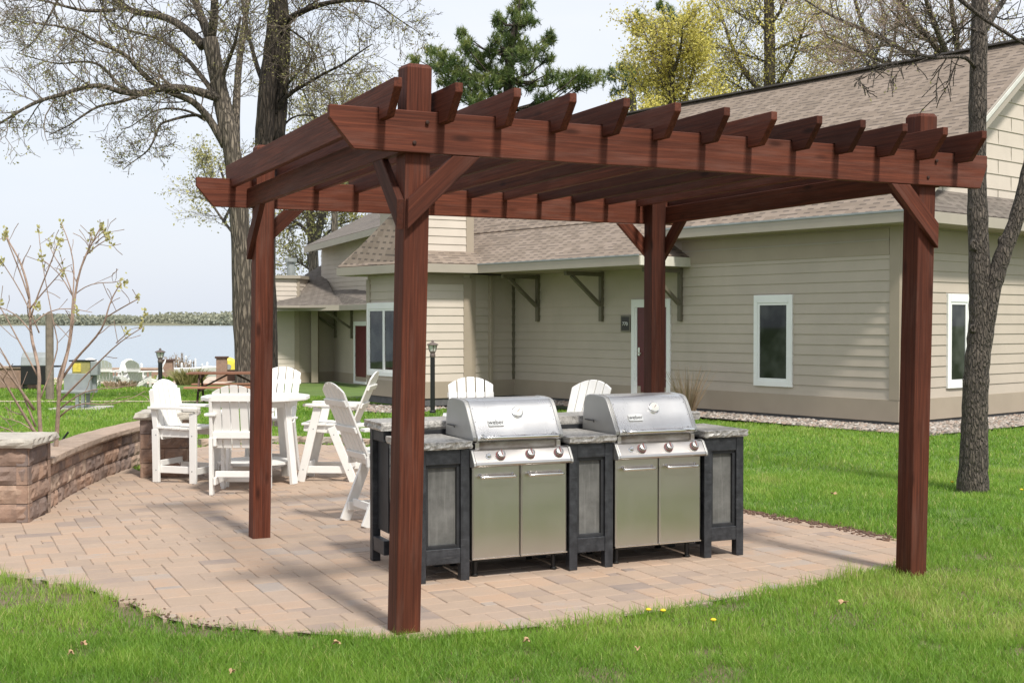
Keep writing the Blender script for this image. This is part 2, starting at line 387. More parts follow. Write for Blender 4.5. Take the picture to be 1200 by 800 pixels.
# ------------------------------------------------------------------ terrain
def smooth(a, b, x):
    t = min(1, max(0, (x - a) / (b - a))); return t * t * (3 - 2 * t)
def terrain(x, y):
    z = -.03 - .62 * smooth(17, 48, y)
    z -= 1.9 * smooth(52, 66, y - .12 * min(0, x + 12) ) * (1 - smooth(6, 30, x))
    return z
OUT = [(-260, 655), (-120, 662), (-40, 667), (0, 673), (50, 678), (100, 688), (150, 704), (190, 722), (235, 731), (290, 735), (330, 737), (375, 741), (420, 744), (453, 746), (500, 744), (560, 739),
       (620, 733), (700, 724), (760, 716), (800, 709), (860, 698), (920, 688), (980, 676), (1040, 664), (1070, 655), (1078, 646), (1060, 636), (1040, 629), (1000, 620), (950, 611), (900, 602), (860, 594), (820, 585),
       (760, 572), (700, 560), (640, 549), (590, 541), (540, 533), (490, 527), (440, 523.5), (390, 521), (340, 519.5), (290, 520), (240, 522.5), (222, 526)]
OUTW = [gnd(*p) for p in OUT]
PIL1 = gnd(10, 604); PIL2 = gnd(190, 560)
OUTW += [Vector((PIL2.x - .25, PIL2.y + .4, 0)), gnd(150, 546), gnd(95, 565), gnd(60, 590), Vector((PIL1.x - .4, PIL1.y + .4, 0)), gnd(-260, 615)]
poly = np.array([(p.x, p.y) for p in OUTW])
def inside(xs, ys, P=poly):
    c = np.zeros(len(xs), bool); n = len(P); j = n - 1
    for i in range(n):
        xi, yi = P[i]; xj, yj = P[j]
        cond = ((yi > ys) != (yj > ys)) & (xs < (xj - xi) * (ys - yi) / (yj - yi + 1e-12) + xi)
        c ^= cond; j = i
    return c
def dist_poly(xs, ys, P=poly):
    d = np.full(len(xs), 1e9); n = len(P)
    for i in range(n):
        a, b = P[i], P[(i + 1) % n]; ab = b - a
        t = np.clip(((xs - a[0]) * ab[0] + (ys - a[1]) * ab[1]) / (ab @ ab + 1e-12), 0, 1)
        d = np.minimum(d, np.hypot(xs - a[0] - t * ab[0], ys - a[1] - t * ab[1]))
    return d

mg = NT('lawn_soil'); cog = mg.coord('Object'); gn = mg.noise(cog, 1.2, 6, .6); gf = mg.noise(cog, 30, 4, .7)
cg = mg.ramp(gn, [(.3, (.085, .15, .025)), (.7, (.15, .22, .04))]); cg = mg.mix(mg.math('MULTIPLY', gf, .5), cg, (.05, .085, .02)); sg_ = mg.new('ShaderNodeSeparateXYZ'); mg.link(mg.coord('Object'), sg_.inputs[0]); so_ = mg.new('ShaderNodeMapRange'); so_.inputs['From Min'].default_value = 11; so_.inputs['From Max'].default_value = 8.5; mg.link(sg_.outputs[1], so_.inputs['Value']); cg = mg.mix(mg.math('MULTIPLY', so_.outputs[0], .85), cg, mg.ramp(gf, [(.3, (.10, .07, .045)), (.7, (.21, .15, .10))])); mg.base(cg); mg.set(Roughness=.95); mg.bump(gf, .8, .02)
xs = [-900, -300, -160, -100, -70] + [-50 + 2 * i for i in range(41)] + [36, 44, 56, 80, 120, 200, 400, 900]
ys = [-60, -20] + [-8 + 2 * i for i in range(42)] + [80, 90, 120, 200, 400, 900]
g = MB()
idx = [[g.vert((x, y, terrain(x, y))) for x in xs] for y in ys]
for j in range(len(ys) - 1):
    for i in range(len(xs) - 1): g.face((idx[j][i], idx[j][i + 1], idx[j + 1][i + 1], idx[j + 1][i]))
tag(g.build('lawn', mg.m, smooth=True), kind='structure')

# water: one sheet beyond the shore
mw = NT('lake_water'); cw = mw.coord('Object', (1, 2.6, 1)); mw.base((.22, .285, .34)); mw.set(Roughness=.15, Specular_IOR_Level=.5)
mw.bump(mw.noise(cw, 1.2, 5, .6), .25, .05)
w = MB(); w.poly([(-2500, 40, -1.05), (900, 40, -1.05), (900, 3000, -1.05), (-2500, 3000, -1.05)])
tag(w.build('lake', mw.m), kind='structure')
# far shore: land and the wood on it
D = 1380
mf = plain('far_shore_land', (.16, .155, .10), .95)
h = MB(); prof = []
for i in range(61):
    x = -900 + i * 20; prof.append((x, D + 12 * math.sin(i * .7)))
top = [h.vert((x, y + 30, 3 + 2 * math.sin(x * .011))) for x, y in prof]; lo = [h.vert((x, y - 14, -1.3)) for x, y in prof]; bk = [h.vert((x, y + 300, -1.3)) for x, y in prof]
for i in range(60): h.face((lo[i], lo[i + 1], top[i + 1], top[i])); h.face((top[i], top[i + 1], bk[i + 1], bk[i]))
tag(h.build('far_shore', mf), kind='structure')
f = MB()
for k in range(34000):
    x = random.uniform(-860, 260); hh = 12 + 3.5 * mnoise.noise((x * .006, 2, 0)) + 2.2 * mnoise.noise((x * .03, 0, 0)) + 1.6 * mnoise.noise((x * .11, 5, 0)) + (3 if x > -420 else 0) * smooth(-640, -380, x)
    y = D + random.uniform(-6, 40); z = random.uniform(-.5, 1) ; z = -1 + hh * (abs(z) ** .7) * random.uniform(.75, 1.05)
    s = random.uniform(.5, 1.35); f.tint = min(1, max(0, .5 + .5 * mnoise.noise((x * .04, y * .04, 3)) + random.uniform(-.25, .25) + .02 * (z - 6)))
    a = random.uniform(0, 6.28); u = Vector((math.cos(a), random.uniform(-.5, .5), math.sin(a))) * s; v = Vector((-math.sin(a), random.uniform(-.5, .5), math.cos(a))) * s
    c = Vector((x, y, z)); f.poly([c - u - v * .6, c + u * .9 - v, c + u + v * .7, c - u * .7 + v])
tag(f.build('far_wood', M_farwood, fix=False), kind='stuff')

# ------------------------------------------------------------------ patio
b = MB(); b.poly([(p.x, p.y, -.0075) for p in OUTW])
me_base = b.build('paving_bed', M_joint); tag(me_base, kind='structure')
import bmesh
bm = bmesh.new(); bm.from_mesh(me_base.data); bmesh.ops.triangulate(bm, faces=bm.faces); bm.to_mesh(me_base.data); bm.free()
C = .085
nu, nv = 172, 172; u0, v0 = -7.6, -2.2
used = np.zeros((nu, nv), bool); pm = MB(); prng = random.Random(4)
cells_u, cells_v = np.meshgrid(u0 + (np.arange(nu) + .5) * C, v0 + (np.arange(nv) + .5) * C, indexing='ij')
wx = (PA.x + cells_u * PU.x + cells_v * PV.x).ravel(); wy = (PA.y + cells_u * PU.y + cells_v * PV.y).ravel()
ins = inside(wx, wy).reshape(nu, nv); near = (dist_poly(wx, wy) < .30).reshape(nu, nv)
use_ok = ins & ~(near & (rng.random((nu, nv)) < 0)) 
def lid(mb, i0, j0, i1, j1):
    gap = .0022; z = prng.uniform(-.0018, .0012); q = .0045
    A = [(u0 + i0 * C + gap, v0 + j0 * C + gap), (u0 + i1 * C - gap, v0 + j0 * C + gap), (u0 + i1 * C - gap, v0 + j1 * C - gap), (u0 + i0 * C + gap, v0 + j1 * C - gap)]
    j = lambda: prng.uniform(-.003, .003)
    A = [(a + j(), c + j()) for a, c in A]
    cu, cv = sum(a for a, _ in A) / 4, sum(c for _, c in A) / 4
    sh = lambda a, c, d: (a + d * (1 if cu > a else -1), c + d * (1 if cv > c else -1))
    P = lambda a, c, zz: PA + PU * a + PV * c + Vector((0, 0, zz))
    mb.tint = min(1, max(0, min(1, max(0, prng.gauss(.52, .18)))))
    o = [mb.vert(P(a, c, z - .03)) for a, c in A]; m = [mb.vert(P(a, c, z - q)) for a, c in A]; t = [mb.vert(P(*sh(a, c, q), z)) for a, c in A]
    for k in range(4):
        n = (k + 1) % 4; mb.face((o[k], o[n], m[n], m[k])); mb.face((m[k], m[n], t[n], t[k]))
    mb.face(t)
for j in range(nv):
    for i in range(nu):
        if used[i, j] or not ins[i, j]: continue
        sizes = [(3, 2), (3, 2), (2, 2), (3, 2), (2, 3), (4, 2), (2, 2), (3, 3), (2, 1)]; prng.shuffle(sizes)
        sizes = sizes[:6] + [(1, 1)]
        for a, c in sizes:
            if i + a <= nu and j + c <= nv and not used[i:i + a, j:j + c].any() and ins[i:i + a, j:j + c].all():
                used[i:i + a, j:j + c] = True; lid(pm, i, j, i + a, j + c); break
# a border course of soldier bricks along the front edge follows the curve
tag(pm.build('patio_paving', M_paver, fix=False), kind='structure')

# ------------------------------------------------------------------ house lines needed for gravel and grass
K0 = gnd(1053, 499); K0.z = 0
HA = Vector((-.636, .772, 0)); HB = Vector((.772, .636, 0))
def H(t, s, z=0.0): return K0 + HA * t + HB * s + Vector((0, 0, z))
GRAV = [H(-1.2, -1.05), H(-1.2, 9), H(-.0, 9), H(0, 0), H(9.3, 0), H(9.3, -.85), H(5, -.9), H(0, -1.08)]
gp = np.array([(p.x, p.y) for p in GRAV])
GRAV2 = [gnd(478, 480), gnd(420, 476), gnd(360, 470), gnd(395, 459), gnd(430, 464), gnd(490, 469), gnd(552, 466)]
gp2 = np.array([(p.x, p.y) for p in GRAV2])
gm = MB(); gm.poly([(p.x, p.y, -.016) for p in GRAV])
gb = gm.build('gravel_bed', plain('gravel_dust', (.15, .13, .11), .95, var=.3, scale=12)); tag(gb, kind='structure')
bm = bmesh.new(); bm.from_mesh(gb.data); bmesh.ops.triangulate(bm, faces=bm.faces); bm.to_mesh(gb.data); bm.free()
gm2 = MB(); gm2.poly([(p.x, p.y, terrain(p.x, p.y) + .02) for p in GRAV2]); tag(gm2.build('gravel_bed', gb.data.materials[0]), kind='structure')
st = MB()
def stones(P, n, zf):
    lo, hi = P.min(0), P.max(0); k = 0
    while k < n:
        x, y = random.uniform(lo[0], hi[0]), random.uniform(lo[1], hi[1])
        if x / y > .5 or not inside(np.array([x]), np.array([y]), P)[0]: continue
        r = random.uniform(.018, .042); st.tint = random.random(); c = Vector((x, y, zf(x, y) + r * .25)); a = random.uniform(0, 6.28)
        sx, sy, sz = r * random.uniform(.8, 1.4), r * random.uniform(.7, 1.1), r * random.uniform(.5, .85)
        ring = [st.vert(c + Vector((math.cos(a + q * 1.047) * sx, math.sin(a + q * 1.047) * sy, random.uniform(-.2, .1) * sz))) for q in range(6)]
        t = st.vert(c + Vector((random.uniform(-.2, .2) * sx, random.uniform(-.2, .2) * sy, sz)))
        r2 = [st.vert(c + Vector((math.cos(a + .5 + q * 2.094) * sx * .62, math.sin(a + .5 + q * 2.094) * sy * .62, sz * .75))) for q in range(3)]
        for q in range(3):
            st.face((ring[2 * q], ring[2 * q + 1], r2[q])); st.face((ring[2 * q + 1], ring[(2 * q + 2) % 6], r2[(q + 1) % 3], r2[q])); st.face((r2[q], r2[(q + 1) % 3], t))
        k += 1
stones(gp, 9000, lambda x, y: -.012); stones(gp2, 1500, lambda x, y: terrain(x, y) + .02)
ms = NT('river_gravel'); tt = ms.attr(); ms.base(ms.ramp(tt, [(0, (.07, .06, .05)), (.3, (.22, .19, .16)), (.6, (.36, .32, .28)), (.85, (.27, .18, .13)), (1, (.50, .48, .44))])); ms.set(Roughness=.8)
tag(st.build('gravel', ms.m), kind='stuff')

# ------------------------------------------------------------------ grass blades
def grass_band(y0, y1, dens, w, h, quad):
    n = int((.5 * (y1 ** 2 - y0 ** 2) * .84 * 1.12 + (y1 - y0) * 2.4) * dens)
    y = np.sqrt(rng.random(n) * (y1 ** 2 - y0 ** 2) + y0 ** 2)
    x = (rng.random(n) - .5) * (.84 * 1.12 * y + 2.4)
    return x, y, w, h, quad
WORN = [(gnd(a, b_).x, gnd(a, b_).y, c_) for a, b_, c_ in ((30, 686, .22), (165, 709, .16), (80, 700, .14), (10, 700, .18), (142, 706, .10), (960, 590, .10), (1120, 596, .14), (240, 733, .10))]
V = []; Fq = []; T = []
def add_blades(x, y, w, h, keepfn=None):
    k = ~inside(x, y) | ((dist_poly(x, y) < .03) & (rng.random(len(x)) < .6))
    k &= ~inside(x, y, gp) & ~inside(x, y, gp2)
    # nothing behind the house
    rel_s = (x - K0.x) * HB.x + (y - K0.y) * HB.y; rel_t = (x - K0.x) * HA.x + (y - K0.y) * HA.y
    k &= ~((rel_s > -.05) & (rel_t > -.02))
    k &= ~((x > -2.2) & (y > 26.0) & (rel_t > 9))
    ps = np.array([mnoise.noise((a * 1.1, b * 1.1, 0)) for a, b in zip(x[k], y[k])]) if k.sum() < 700000 else np.zeros(k.sum())
    ps2 = np.array([mnoise.noise((a * .33, b * .33, 7)) for a, b in zip(x[k], y[k])])
    ps3 = np.array([mnoise.noise((a * 3.4, b * 3.4, 3)) for a, b in zip(x[k], y[k])])
    x, y = x[k], y[k]
    bare = (ps3 + .55 * ps < -.42) & (rng.random(len(x)) < .6)
    for qx, qy, rr_ in WORN: bare |= (np.hypot(x - qx, (y - qy) * .8) < rr_ * (1 + .6 * ps3)) & (rng.random(len(x)) < .68)                     # thin worn spots
    x, y, ps, ps2, ps3 = (q[~bare] for q in (x, y, ps, ps2, ps3)); n = len(x)
    de = dist_poly(x, y); edge = np.clip(1 - de / .22, 0, 1) * (y < 12)
    z = np.array([terrain(a, b) for a, b in zip(x, y)])
    hh = h * (.55 + .75 * rng.random(n)) * (1 + .35 * ps + .25 * ps3 + edge * rng.random(n) * (.45 + 1.5 * np.clip(ps3 + .1, 0, 1)))
    a = rng.random(n) * 6.283; lean = h * (.25 + .8 * rng.random(n)); la = rng.random(n) * 6.283
    wx, wy = np.cos(a) * w / 2, np.sin(a) * w / 2; lx, ly = np.cos(la) * lean, np.sin(la) * lean
    p = np.zeros((n, 5, 3), np.float32)
    p[:, 0] = np.stack([x - wx, y - wy, z], 1); p[:, 1] = np.stack([x + wx, y + wy, z], 1)
    p[:, 2] = np.stack([x + wx * .8 + lx * .35, y + wy * .8 + ly * .35, z + hh * .6], 1); p[:, 3] = np.stack([x - wx * .8 + lx * .35, y - wy * .8 + ly * .35, z + hh * .6], 1)
    p[:, 4] = np.stack([x + lx, y + ly, z + hh], 1)
    tn = np.clip(.44 + .30 * ps2 + .24 * ps + .26 * ps3 + .13 * rng.standard_normal(n), 0, 1); dry = rng.random(n) < .035; tn[dry] = 1.0
    V.append(p.reshape(-1, 3)); T.append(np.repeat(tn, 5))
for band in ((4.7, 6.6, 13000, .0032, .052, 1), (6.6, 9.5, 6000, .0042, .050, 1), (9.5, 14, 2500, .0062, .05, 1), (14, 22, 900, .011, .05, 1), (22, 34, 260, .02, .06, 1), (34, 54, 80, .04, .07, 1)):
    x, y, w_, h_, q_ = grass_band(*band); add_blades(x, y, w_, h_)
Vv = np.concatenate(V); Tt = np.concatenate(T).astype(np.float32); nb = len(Vv) // 5
me = bpy.data.meshes.new('grass'); me.vertices.add(len(Vv)); me.vertices.foreach_set('co', Vv.ravel())
base = (np.arange(nb) * 5)[:, None]
li = np.concatenate([base + np.array([0, 1, 2, 3]), base + np.array([3, 2, 4])], 1).ravel().astype(np.int32)
me.loops.add(len(li)); me.loops.foreach_set('vertex_index', li)
ls = np.stack([np.arange(nb) * 7, np.arange(nb) * 7 + 4], 1).ravel().astype(np.int32)
me.polygons.add(nb * 2); me.polygons.foreach_set('loop_start', ls)
try: me.polygons.foreach_set('loop_total', np.tile([4, 3], nb).astype(np.int32))
except Exception: pass
me.update(calc_edges=True); me.validate()
ta = me.attributes.new('tint', 'FLOAT', 'POINT'); ta.data.foreach_set('value', Tt)
me.materials.append(M_grass); go = bpy.data.objects.new('grass', me); COL.objects.link(go); tag(go, kind='stuff')
print('blades', nb)
# ------------------------------------------------------------------ pergola
L_, W_, PW, HP = 3.6334, 3.2525, .1408, 3.0446
def PP(u, v, z):
    k = u / L_; uu = u + (.0008 * (1 - k) - .0923 * k) * z / 2.8; vv = v - .1664 * z / 2.8
    return PA + PU * uu + PV * vv + Vector((0, 0, z))
M_rust = plain('rusty_bolt', (.05, .025, .018), .7, .5)
per = thing('pergola', 'red stained timber pergola on four posts standing over the paved patio and the grills', 'pergola', PA)
def board(name, a, b, w, h, up, mat=M_wood, parent=per, bevel=.004, label=None, cut0=None, cut1=None):
    """one board as its own object, local x along its length; cut = length of the slanted end on the under side"""
    a, b = Vector(a), Vector(b); d = b - a; Ln = d.length; d.normalize(); up = Vector(up); sd = d.cross(up).normalized(); up = sd.cross(d)
    m = Matrix((d, sd, up)).transposed().to_4x4(); m.translation = a - parent.location
    mb = MB(); c0, c1, k = cut0 or 0, cut1 or 0, .30
    prof = [(0, h)] + ([(0, h * (1 - k)), (c0, 0)] if c0 else [(0, 0)]) + ([(Ln - c1, 0), (Ln, h * (1 - k))] if c1 else [(Ln, 0)]) + [(Ln, h)]
    if cut0:                                                        # a few intermediate cuts keep the slanted faces clean
        pass
    mb.prism([(x, -w / 2, z) for x, z in prof], (0, w, 0))
    o = mb.build(name, mat, parent, M=m, bevel=bevel)
    if label: o['label'] = label
    return o
def post(u, v):
    a = PP(u, v, -.02); b = PP(u, v, HP); ax = (b - a).normalized(); U = (PU - ax * PU.dot(ax)).normalized(); Vv_ = ax.cross(U)
    mb = MB(); h = PW / 2; Ln = (b - a).length
    q = lambda x, r: [(x, -r, -r), (x, r, -r), (x, r, r), (x, -r, r)]
    rings = [q(0, h), q(Ln - .022, h), q(Ln - .004, h * .84), q(Ln, h * .72)]
    ids = [[mb.vert(p) for p in r] for r in rings]
    mb.face(ids[0][::-1]); mb.face(ids[-1])
    for r0, r1 in zip(ids, ids[1:]):
        for k in range(4): mb.face((r0[k], r0[(k + 1) % 4], r1[(k + 1) % 4], r1[k]))
    m = Matrix((ax, U, Vv_)).transposed().to_4x4(); m.translation = a - per.location
    return mb.build('post', M_wood, per, M=m, bevel=.005)
for u, v in ((0, 0), (L_, 0), (0, W_), (L_, W_)): post(u, v)
ZT, ZB, BT = 2.7893, 2.5712, .042
hw = PW / 2
board('front_beam', PP(-.5068, -hw - BT / 2, ZB), PP(L_ + .4944, -hw - BT / 2, ZB), BT, ZT - ZB, (0, 0, 1), cut0=.13, cut1=.06)
board('rear_beam', PP(-.5068, W_ + hw + BT / 2, ZB), PP(L_ + .4944, W_ + hw + BT / 2, ZB), BT, ZT - ZB, (0, 0, 1), cut0=.13, cut1=.13)
for u in (-hw - BT / 2, L_ + hw + BT / 2):
    board('side_beam', PP(u, -hw + .003, ZB - .003), PP(u, W_ + hw - .003, ZB - .003), BT, ZT - ZB - .068, (0, 0, 1))
ZR = 2.9045; RH = .180
for i in range(13):
    u = -.2208 + .3387 * i
    # rafters are notched over both beams; a notch is cut in the under side so nothing overlaps
    a = PP(u, -.3464, ZR - RH); b = PP(u, W_ + .2535, ZR - RH); d = b - a; Ln = d.length; d.normalize(); sd = d.cross(Vector((0, 0, 1))).normalized(); up = sd.cross(d)
    m = Matrix((d, sd, up)).transposed().to_4x4(); m.translation = a - per.location
    n0 = .3464 - hw - BT - .004; n1 = n0 + BT + .008; e1 = Ln - (.2535 - hw - BT) + .004; e0 = e1 - BT - .008; nt = RH - (ZR - ZT) + .002
    prof = [(0, RH), (0, RH * .74), (.115, 0), (n0, 0), (n0, nt), (n1, nt), (n1, 0), (e0, 0), (e0, nt), (e1, nt), (e1, 0), (Ln - .09, 0), (Ln, RH * .74), (Ln, RH)]
    mb = MB(); mb.prism([(x, -.021, z) for x, z in prof], (0, .042, 0)); mb.build('rafter', M_wood, per, M=m, bevel=.003)
for u, su in ((0, 1), (L_, -1)):
    for v, sv in ((0, 1), (W_, -1)):
        # along the front or rear beam, then along the side beam
        for along in (0, 1):
            def Q(p, q):
                if along == 0: return PP(u + su * p, (-hw - .022 if v == 0 else W_ + hw + .022), ZB + q)
                return PP((-hw - .022 if u == 0 else L_ + hw + .022), v + sv * p, ZB + q)
            o_ = Q(-.066, -.40); ex = (Q(.35, 0) - o_).normalized(); e2 = (Q(-.066, -.24) - o_); e2 = (e2 - ex * e2.dot(ex)).normalized(); nz = ex.cross(e2)
            m = Matrix((ex, nz, e2)).transposed().to_4x4(); m.translation = o_ - per.location
            pr_ = [(Q(a, b) - o_) for a, b in ((-.066, -.40), (.35, -.003), (.19, -.003), (-.066, -.24))]
            mb = MB(); mb.prism([(x.dot(ex), -.02, x.dot(e2)) for x in pr_], (0, .04, 0)); mb.build('knee_brace', M_wood, per, M=m, bevel=.004)

for u in (0, L_):
    for du, dz in ((-.038, .05), (.034, .16)):
        for v, f in ((0, -hw - BT), (W_, W_ + hw + BT)):
            c = PP(u + du, f, ZB + dz); mb = MB(); mb.lathe([(.011, -.003), (.011, .004), (.006, .006)], 8, c, Vector((0, 0, 1)).rotation_difference(PV * (-1 if v == 0 else 1)).to_matrix()); mb.build('bolt', M_rust, per)
# ------------------------------------------------------------------ grill island (local: x along the front, y away, z up)
IO = gnd(494.7, 684.3); IR = math.atan2(.998, 2.242)
isl = thing('grill_island', 'black framed outdoor kitchen counter with speckled granite tops and grey panels built around the grills', 'kitchen counter', IO, IR)
def loc_build(mb, name, mat, parent, **k): return mb.build(name, mat, parent, M=Matrix.Identity(4), **k)
CT = .862; GT = .05
for x0, x1 in ((-.035, .33), (1.060, 1.396), (2.138, 2.472)):
    fr = MB(); p = .062
    for x in (x0 + p / 2, x1 - p / 2):
        fr.box((x, p / 2, CT / 2), (p, p, CT)); fr.box((x, .55 - p / 2, CT / 2), (p, p, CT))
    fr.box(((x0 + x1) / 2, p / 2, CT - .05), (x1 - x0 - 2 * p, p * .9, .10)); fr.box(((x0 + x1) / 2, p / 2, .165), (x1 - x0 - 2 * p, p * .9, .10))
    for x in (x0 + p / 2, x1 - p / 2):
        fr.box((x, .275, CT - .05), (p * .9, .55 - 2 * p, .10)); fr.box((x, .275, .165), (p * .9, .55 - 2 * p, .10))
    cabn = loc_build(fr, 'cabinet_frame', M_black_worn, isl, bevel=.004)
    mo = MB(); i0, i1, z0, z1 = x0 + p, x1 - p, .215, CT - .10
    for a, b_, c, d in ((i0, i0 + .022, z0, z1), (i1 - .022, i1, z0, z1)): mo.box(((a + b_) / 2, .035, (c + d) / 2), (b_ - a, .03, d - c))
    mo.box(((i0 + i1) / 2, .035, z0 + .011), (i1 - i0 - .044, .03, .022)); mo.box(((i0 + i1) / 2, .035, z1 - .011), (i1 - i0 - .044, .03, .022))
    loc_build(mo, 'panel_moulding', M_black, isl, bevel=.002)
    pn = MB(); pn.box(((i0 + i1) / 2, .048, (z0 + z1) / 2), (i1 - i0, .012, z1 - z0)); loc_build(pn, 'panel', M_slate, isl)
    for x in (x0 + .03, x1 - .03): sp = MB(); sp.box((x, .275, (z0 + z1) / 2), (.012, .55 - 2 * p, z1 - z0)); loc_build(sp, 'side_panel', M_black, isl)
def slab(name, x0, x1, y0, y1, z, h, mat=M_granite):
    """granite slab with a rough chiselled edge"""
    mb = MB(); n = 14; pts = []
    r_ = random.Random(int(x0 * 100) + 5)
    for i in range(n): pts.append((x0 + (x1 - x0) * i / n, y0))
    for i in range(8): pts.append((x1, y0 + (y1 - y0) * i / 8))
    for i in range(n): pts.append((x1 - (x1 - x0) * i / n, y1))
    for i in range(8): pts.append((x0, y1 - (y1 - y0) * i / 8))
    cx, cy = (x0 + x1) / 2, (y0 + y1) / 2; rings = []
    for zz, off in ((z, .006), (z + h * .25, -.002), (z + h * .6, .001), (z + h * .92, -.001), (z + h, .007)):
        rings.append([mb.vert((x + (off + r_.uniform(-.006, .006)) * (1 if x < cx else -1) * (abs(x - cx) > (x1 - x0) * .49), y + (off + r_.uniform(-.006, .006)) * (1 if y < cy else -1) * (abs(y - cy) > (y1 - y0) * .49), zz + r_.uniform(-.002, .002) * (zz != z + h))) for x, y in pts])
    for a, b_ in zip(rings, rings[1:]):
        for k in range(len(pts)): mb.face((a[k], a[(k + 1) % len(pts)], b_[(k + 1) % len(pts)], b_[k]))
    mb.face(rings[0][::-1]); mb.face(rings[-1])
    return loc_build(mb, name, mat, isl)
slab('countertop', -.06, .342, -.022, .56, CT, GT); slab('countertop', 1.046, 1.408, -.022, .56, CT, GT); slab('countertop', 2.126, 2.496, -.022, .56, CT, GT)
slab('bar_top', -.09, 2.47, .575, .96, 1.0 - .058, .058)
bk = MB(); bk.box((1.21, .60, .485), (2.44, .04, .91)); loc_build(bk, 'bar_back_panel', M_black, isl, bevel=.003)  # foot extended almost to the ground to shade the gap under the grills
for x in (-.03, 1.2, 2.43):
    bl = MB(); bl.box((x, .895, .471), (.06, .06, .942)); bl.box((x, .745, .90), (.05, .24, .08)); bl.box((x, .745, .13), (.05, .24, .10)); loc_build(bl, 'bar_support_frame', M_black_worn, isl, bevel=.004)
ep = MB(); ep.box((-.015, .745, .545), (.012, .235, .63)); loc_build(ep, 'bar_end_panel', M_black, isl)

# ------------------------------------------------------------------ grills
def make_grill(x0, label):
    base = Matrix.Rotation(IR, 4, 'Z'); o = IO + base @ Vector((x0, 0, 0))
    g = thing('gas_grill', label, 'gas grill', o, IR, 'stainless gas grills set in the counter')
    B = lambda mb, n, m, p=None, **k: loc_build(mb, n, m, p or g, **k)
    W = .70
    c = MB(); c.box((W / 2, .285, .43), (W, .50, .58)); c.box((W / 2, .29, .125), (W - .05, .48, .03)); B(c, 'cart_body', M_blackmetal, bevel=.003)
    for i in (0, 1):
        a = i * (W / 2) + .003; bb = a + W / 2 - .006
        d = MB(); d.prism([(a, .030, .135), (bb, .030, .135), (bb, .010, .135), (bb - .012, .002, .135), (a + .012, .002, .135), (a, .010, .135)], (0, 0, .600))
        dr = B(d, 'cart_door', M_steel, bevel=.003)
        e = MB(); e.box(((a + bb) / 2, .013, .131), (bb - a, .026, .008)); B(e, 'door_edge', M_chrome, dr)
        hn = MB(); z = .670; h0, h1 = a + .055, bb - .055
        hn.tube([(h0 - .012, -.036, z), (h0, -.037, z), ((h0 + h1) / 2, -.040, z + .001), (h1, -.037, z), (h1 + .012, -.036, z)], [.006, .010, .0105, .010, .006], 10)
        for hx in (h0, h1): hn.tube([(hx, .004, z + .012), (hx, -.034, z)], [.011, .009], 8)
        B(hn, 'door_handle', M_chrome, dr, smooth=True)
    cp = MB(); x_0, x_1 = -.012, W + .012; sec = [(.03, .738), (-.055, .742), (-.066, .752), (-.062, .772), (-.012, .842), (.010, .850), (.05, .850), (.05, .738)]
    cp.prism([(x_0 + .018, y, z) for y, z in sec], (x_1 - x_0 - .036, 0, 0)); cpo = B(cp, 'control_panel', M_steel, bevel=.004)
    for xx in (x_0, x_1 - .017): ec = MB(); ec.prism([(xx, y - .003 if y < 0 else y, z + (.003 if z > .8 else -.003)) for y, z in sec], (.017, 0, 0)); B(ec, 'panel_end_cap', M_cast, bevel=.004)
    nrm = Vector((0, -.070, .05)).normalized(); nrm = Vector((0, -.81, .58)); ctr = lambda x: Vector((x, -.037, .807))
    Mk = Vector((0, 0, 1)).rotation_difference(nrm).to_matrix()
    kd = MB(); kd.tint = .5
    for x in (.185, .40, .61):
        kb = MB(); kb.lathe([(.034, -.004), (.034, .006), (.030, .010), (.0285, .012), (.0265, .034), (.0245, .038), (.012, .040), (.003, .040)], 24, ctr(x), Mk); ko = B(kb, 'control_knob', M_knob, smooth=False, bevel=.001)
        kr = MB(); kr.lathe([(.0325, .0085), (.0335, .0105), (.0285, .0135)], 24, ctr(x), Mk); B(kr, 'red_ring', M_knobred, ko)
        kp = MB(); kp.box(ctr(x) + Mk @ Vector((0, .004, .0415)), (.005, .038, .006), M=Mk); B(kp, 'pointer', M_knobred, ko)
    ib = MB(); ib.lathe([(.020, -.004), (.020, .004), (.015, .007), (.014, .020), (.011, .023), (.003, .023)], 18, ctr(.100), Mk); B(ib, 'ignition_button', M_chrome, smooth=False)
    fb = MB(); fb.box((W / 2, .295, .865), (W - .10, .48, .075)); B(fb, 'firebox', M_firebox, bevel=.004)
    [(br := MB(), br.box((bx_, .05, .868), (.03, .03, .045)), B(br, 'front_bracket', M_steel, bevel=.002)) for bx_ in (.052, W - .052)]
    # lid: a rolled steel sheet between two cast ends
    sec = [(.034, .898), (.026, .905), (.026, .925), (.040, .945), (.052, .962), (.075, 1.000), (.150, 1.112), (.165, 1.130), (.182, 1.146), (.204, 1.156), (.235, 1.162), (.33, 1.168), (.42, 1.166), (.46, 1.158), (.490, 1.138), (.505, 1.10), (.52, 1.02), (.53, .905)]
    ld = MB(); a, b_ = .048, W - .048; t = .012
    inner = [(y + (.275 - y) * .03, z - .006) for y, z in sec]
    for p0, p1, s in ((sec, inner, 1),):
        A = [ld.vert((a, y, z)) for y, z in p0]; Bv = [ld.vert((b_, y, z)) for y, z in p0]; A2 = [ld.vert((a, y, z)) for y, z in p1]; B2 = [ld.vert((b_, y, z)) for y, z in p1]
        for k in range(len(sec) - 1): ld.face((A[k], A[k + 1], Bv[k + 1], Bv[k])); ld.face((A2[k], B2[k], B2[k + 1], A2[k + 1]))
        ld.face((A[0], Bv[0], B2[0], A2[0])); ld.face((A[-1], A2[-1], B2[-1], Bv[-1]))
    lo = B(ld, 'lid', M_steel_lid, smooth=True)
    m = lo.modifiers.new('bevel', 'EDGE_SPLIT'); m.split_angle = R(35)
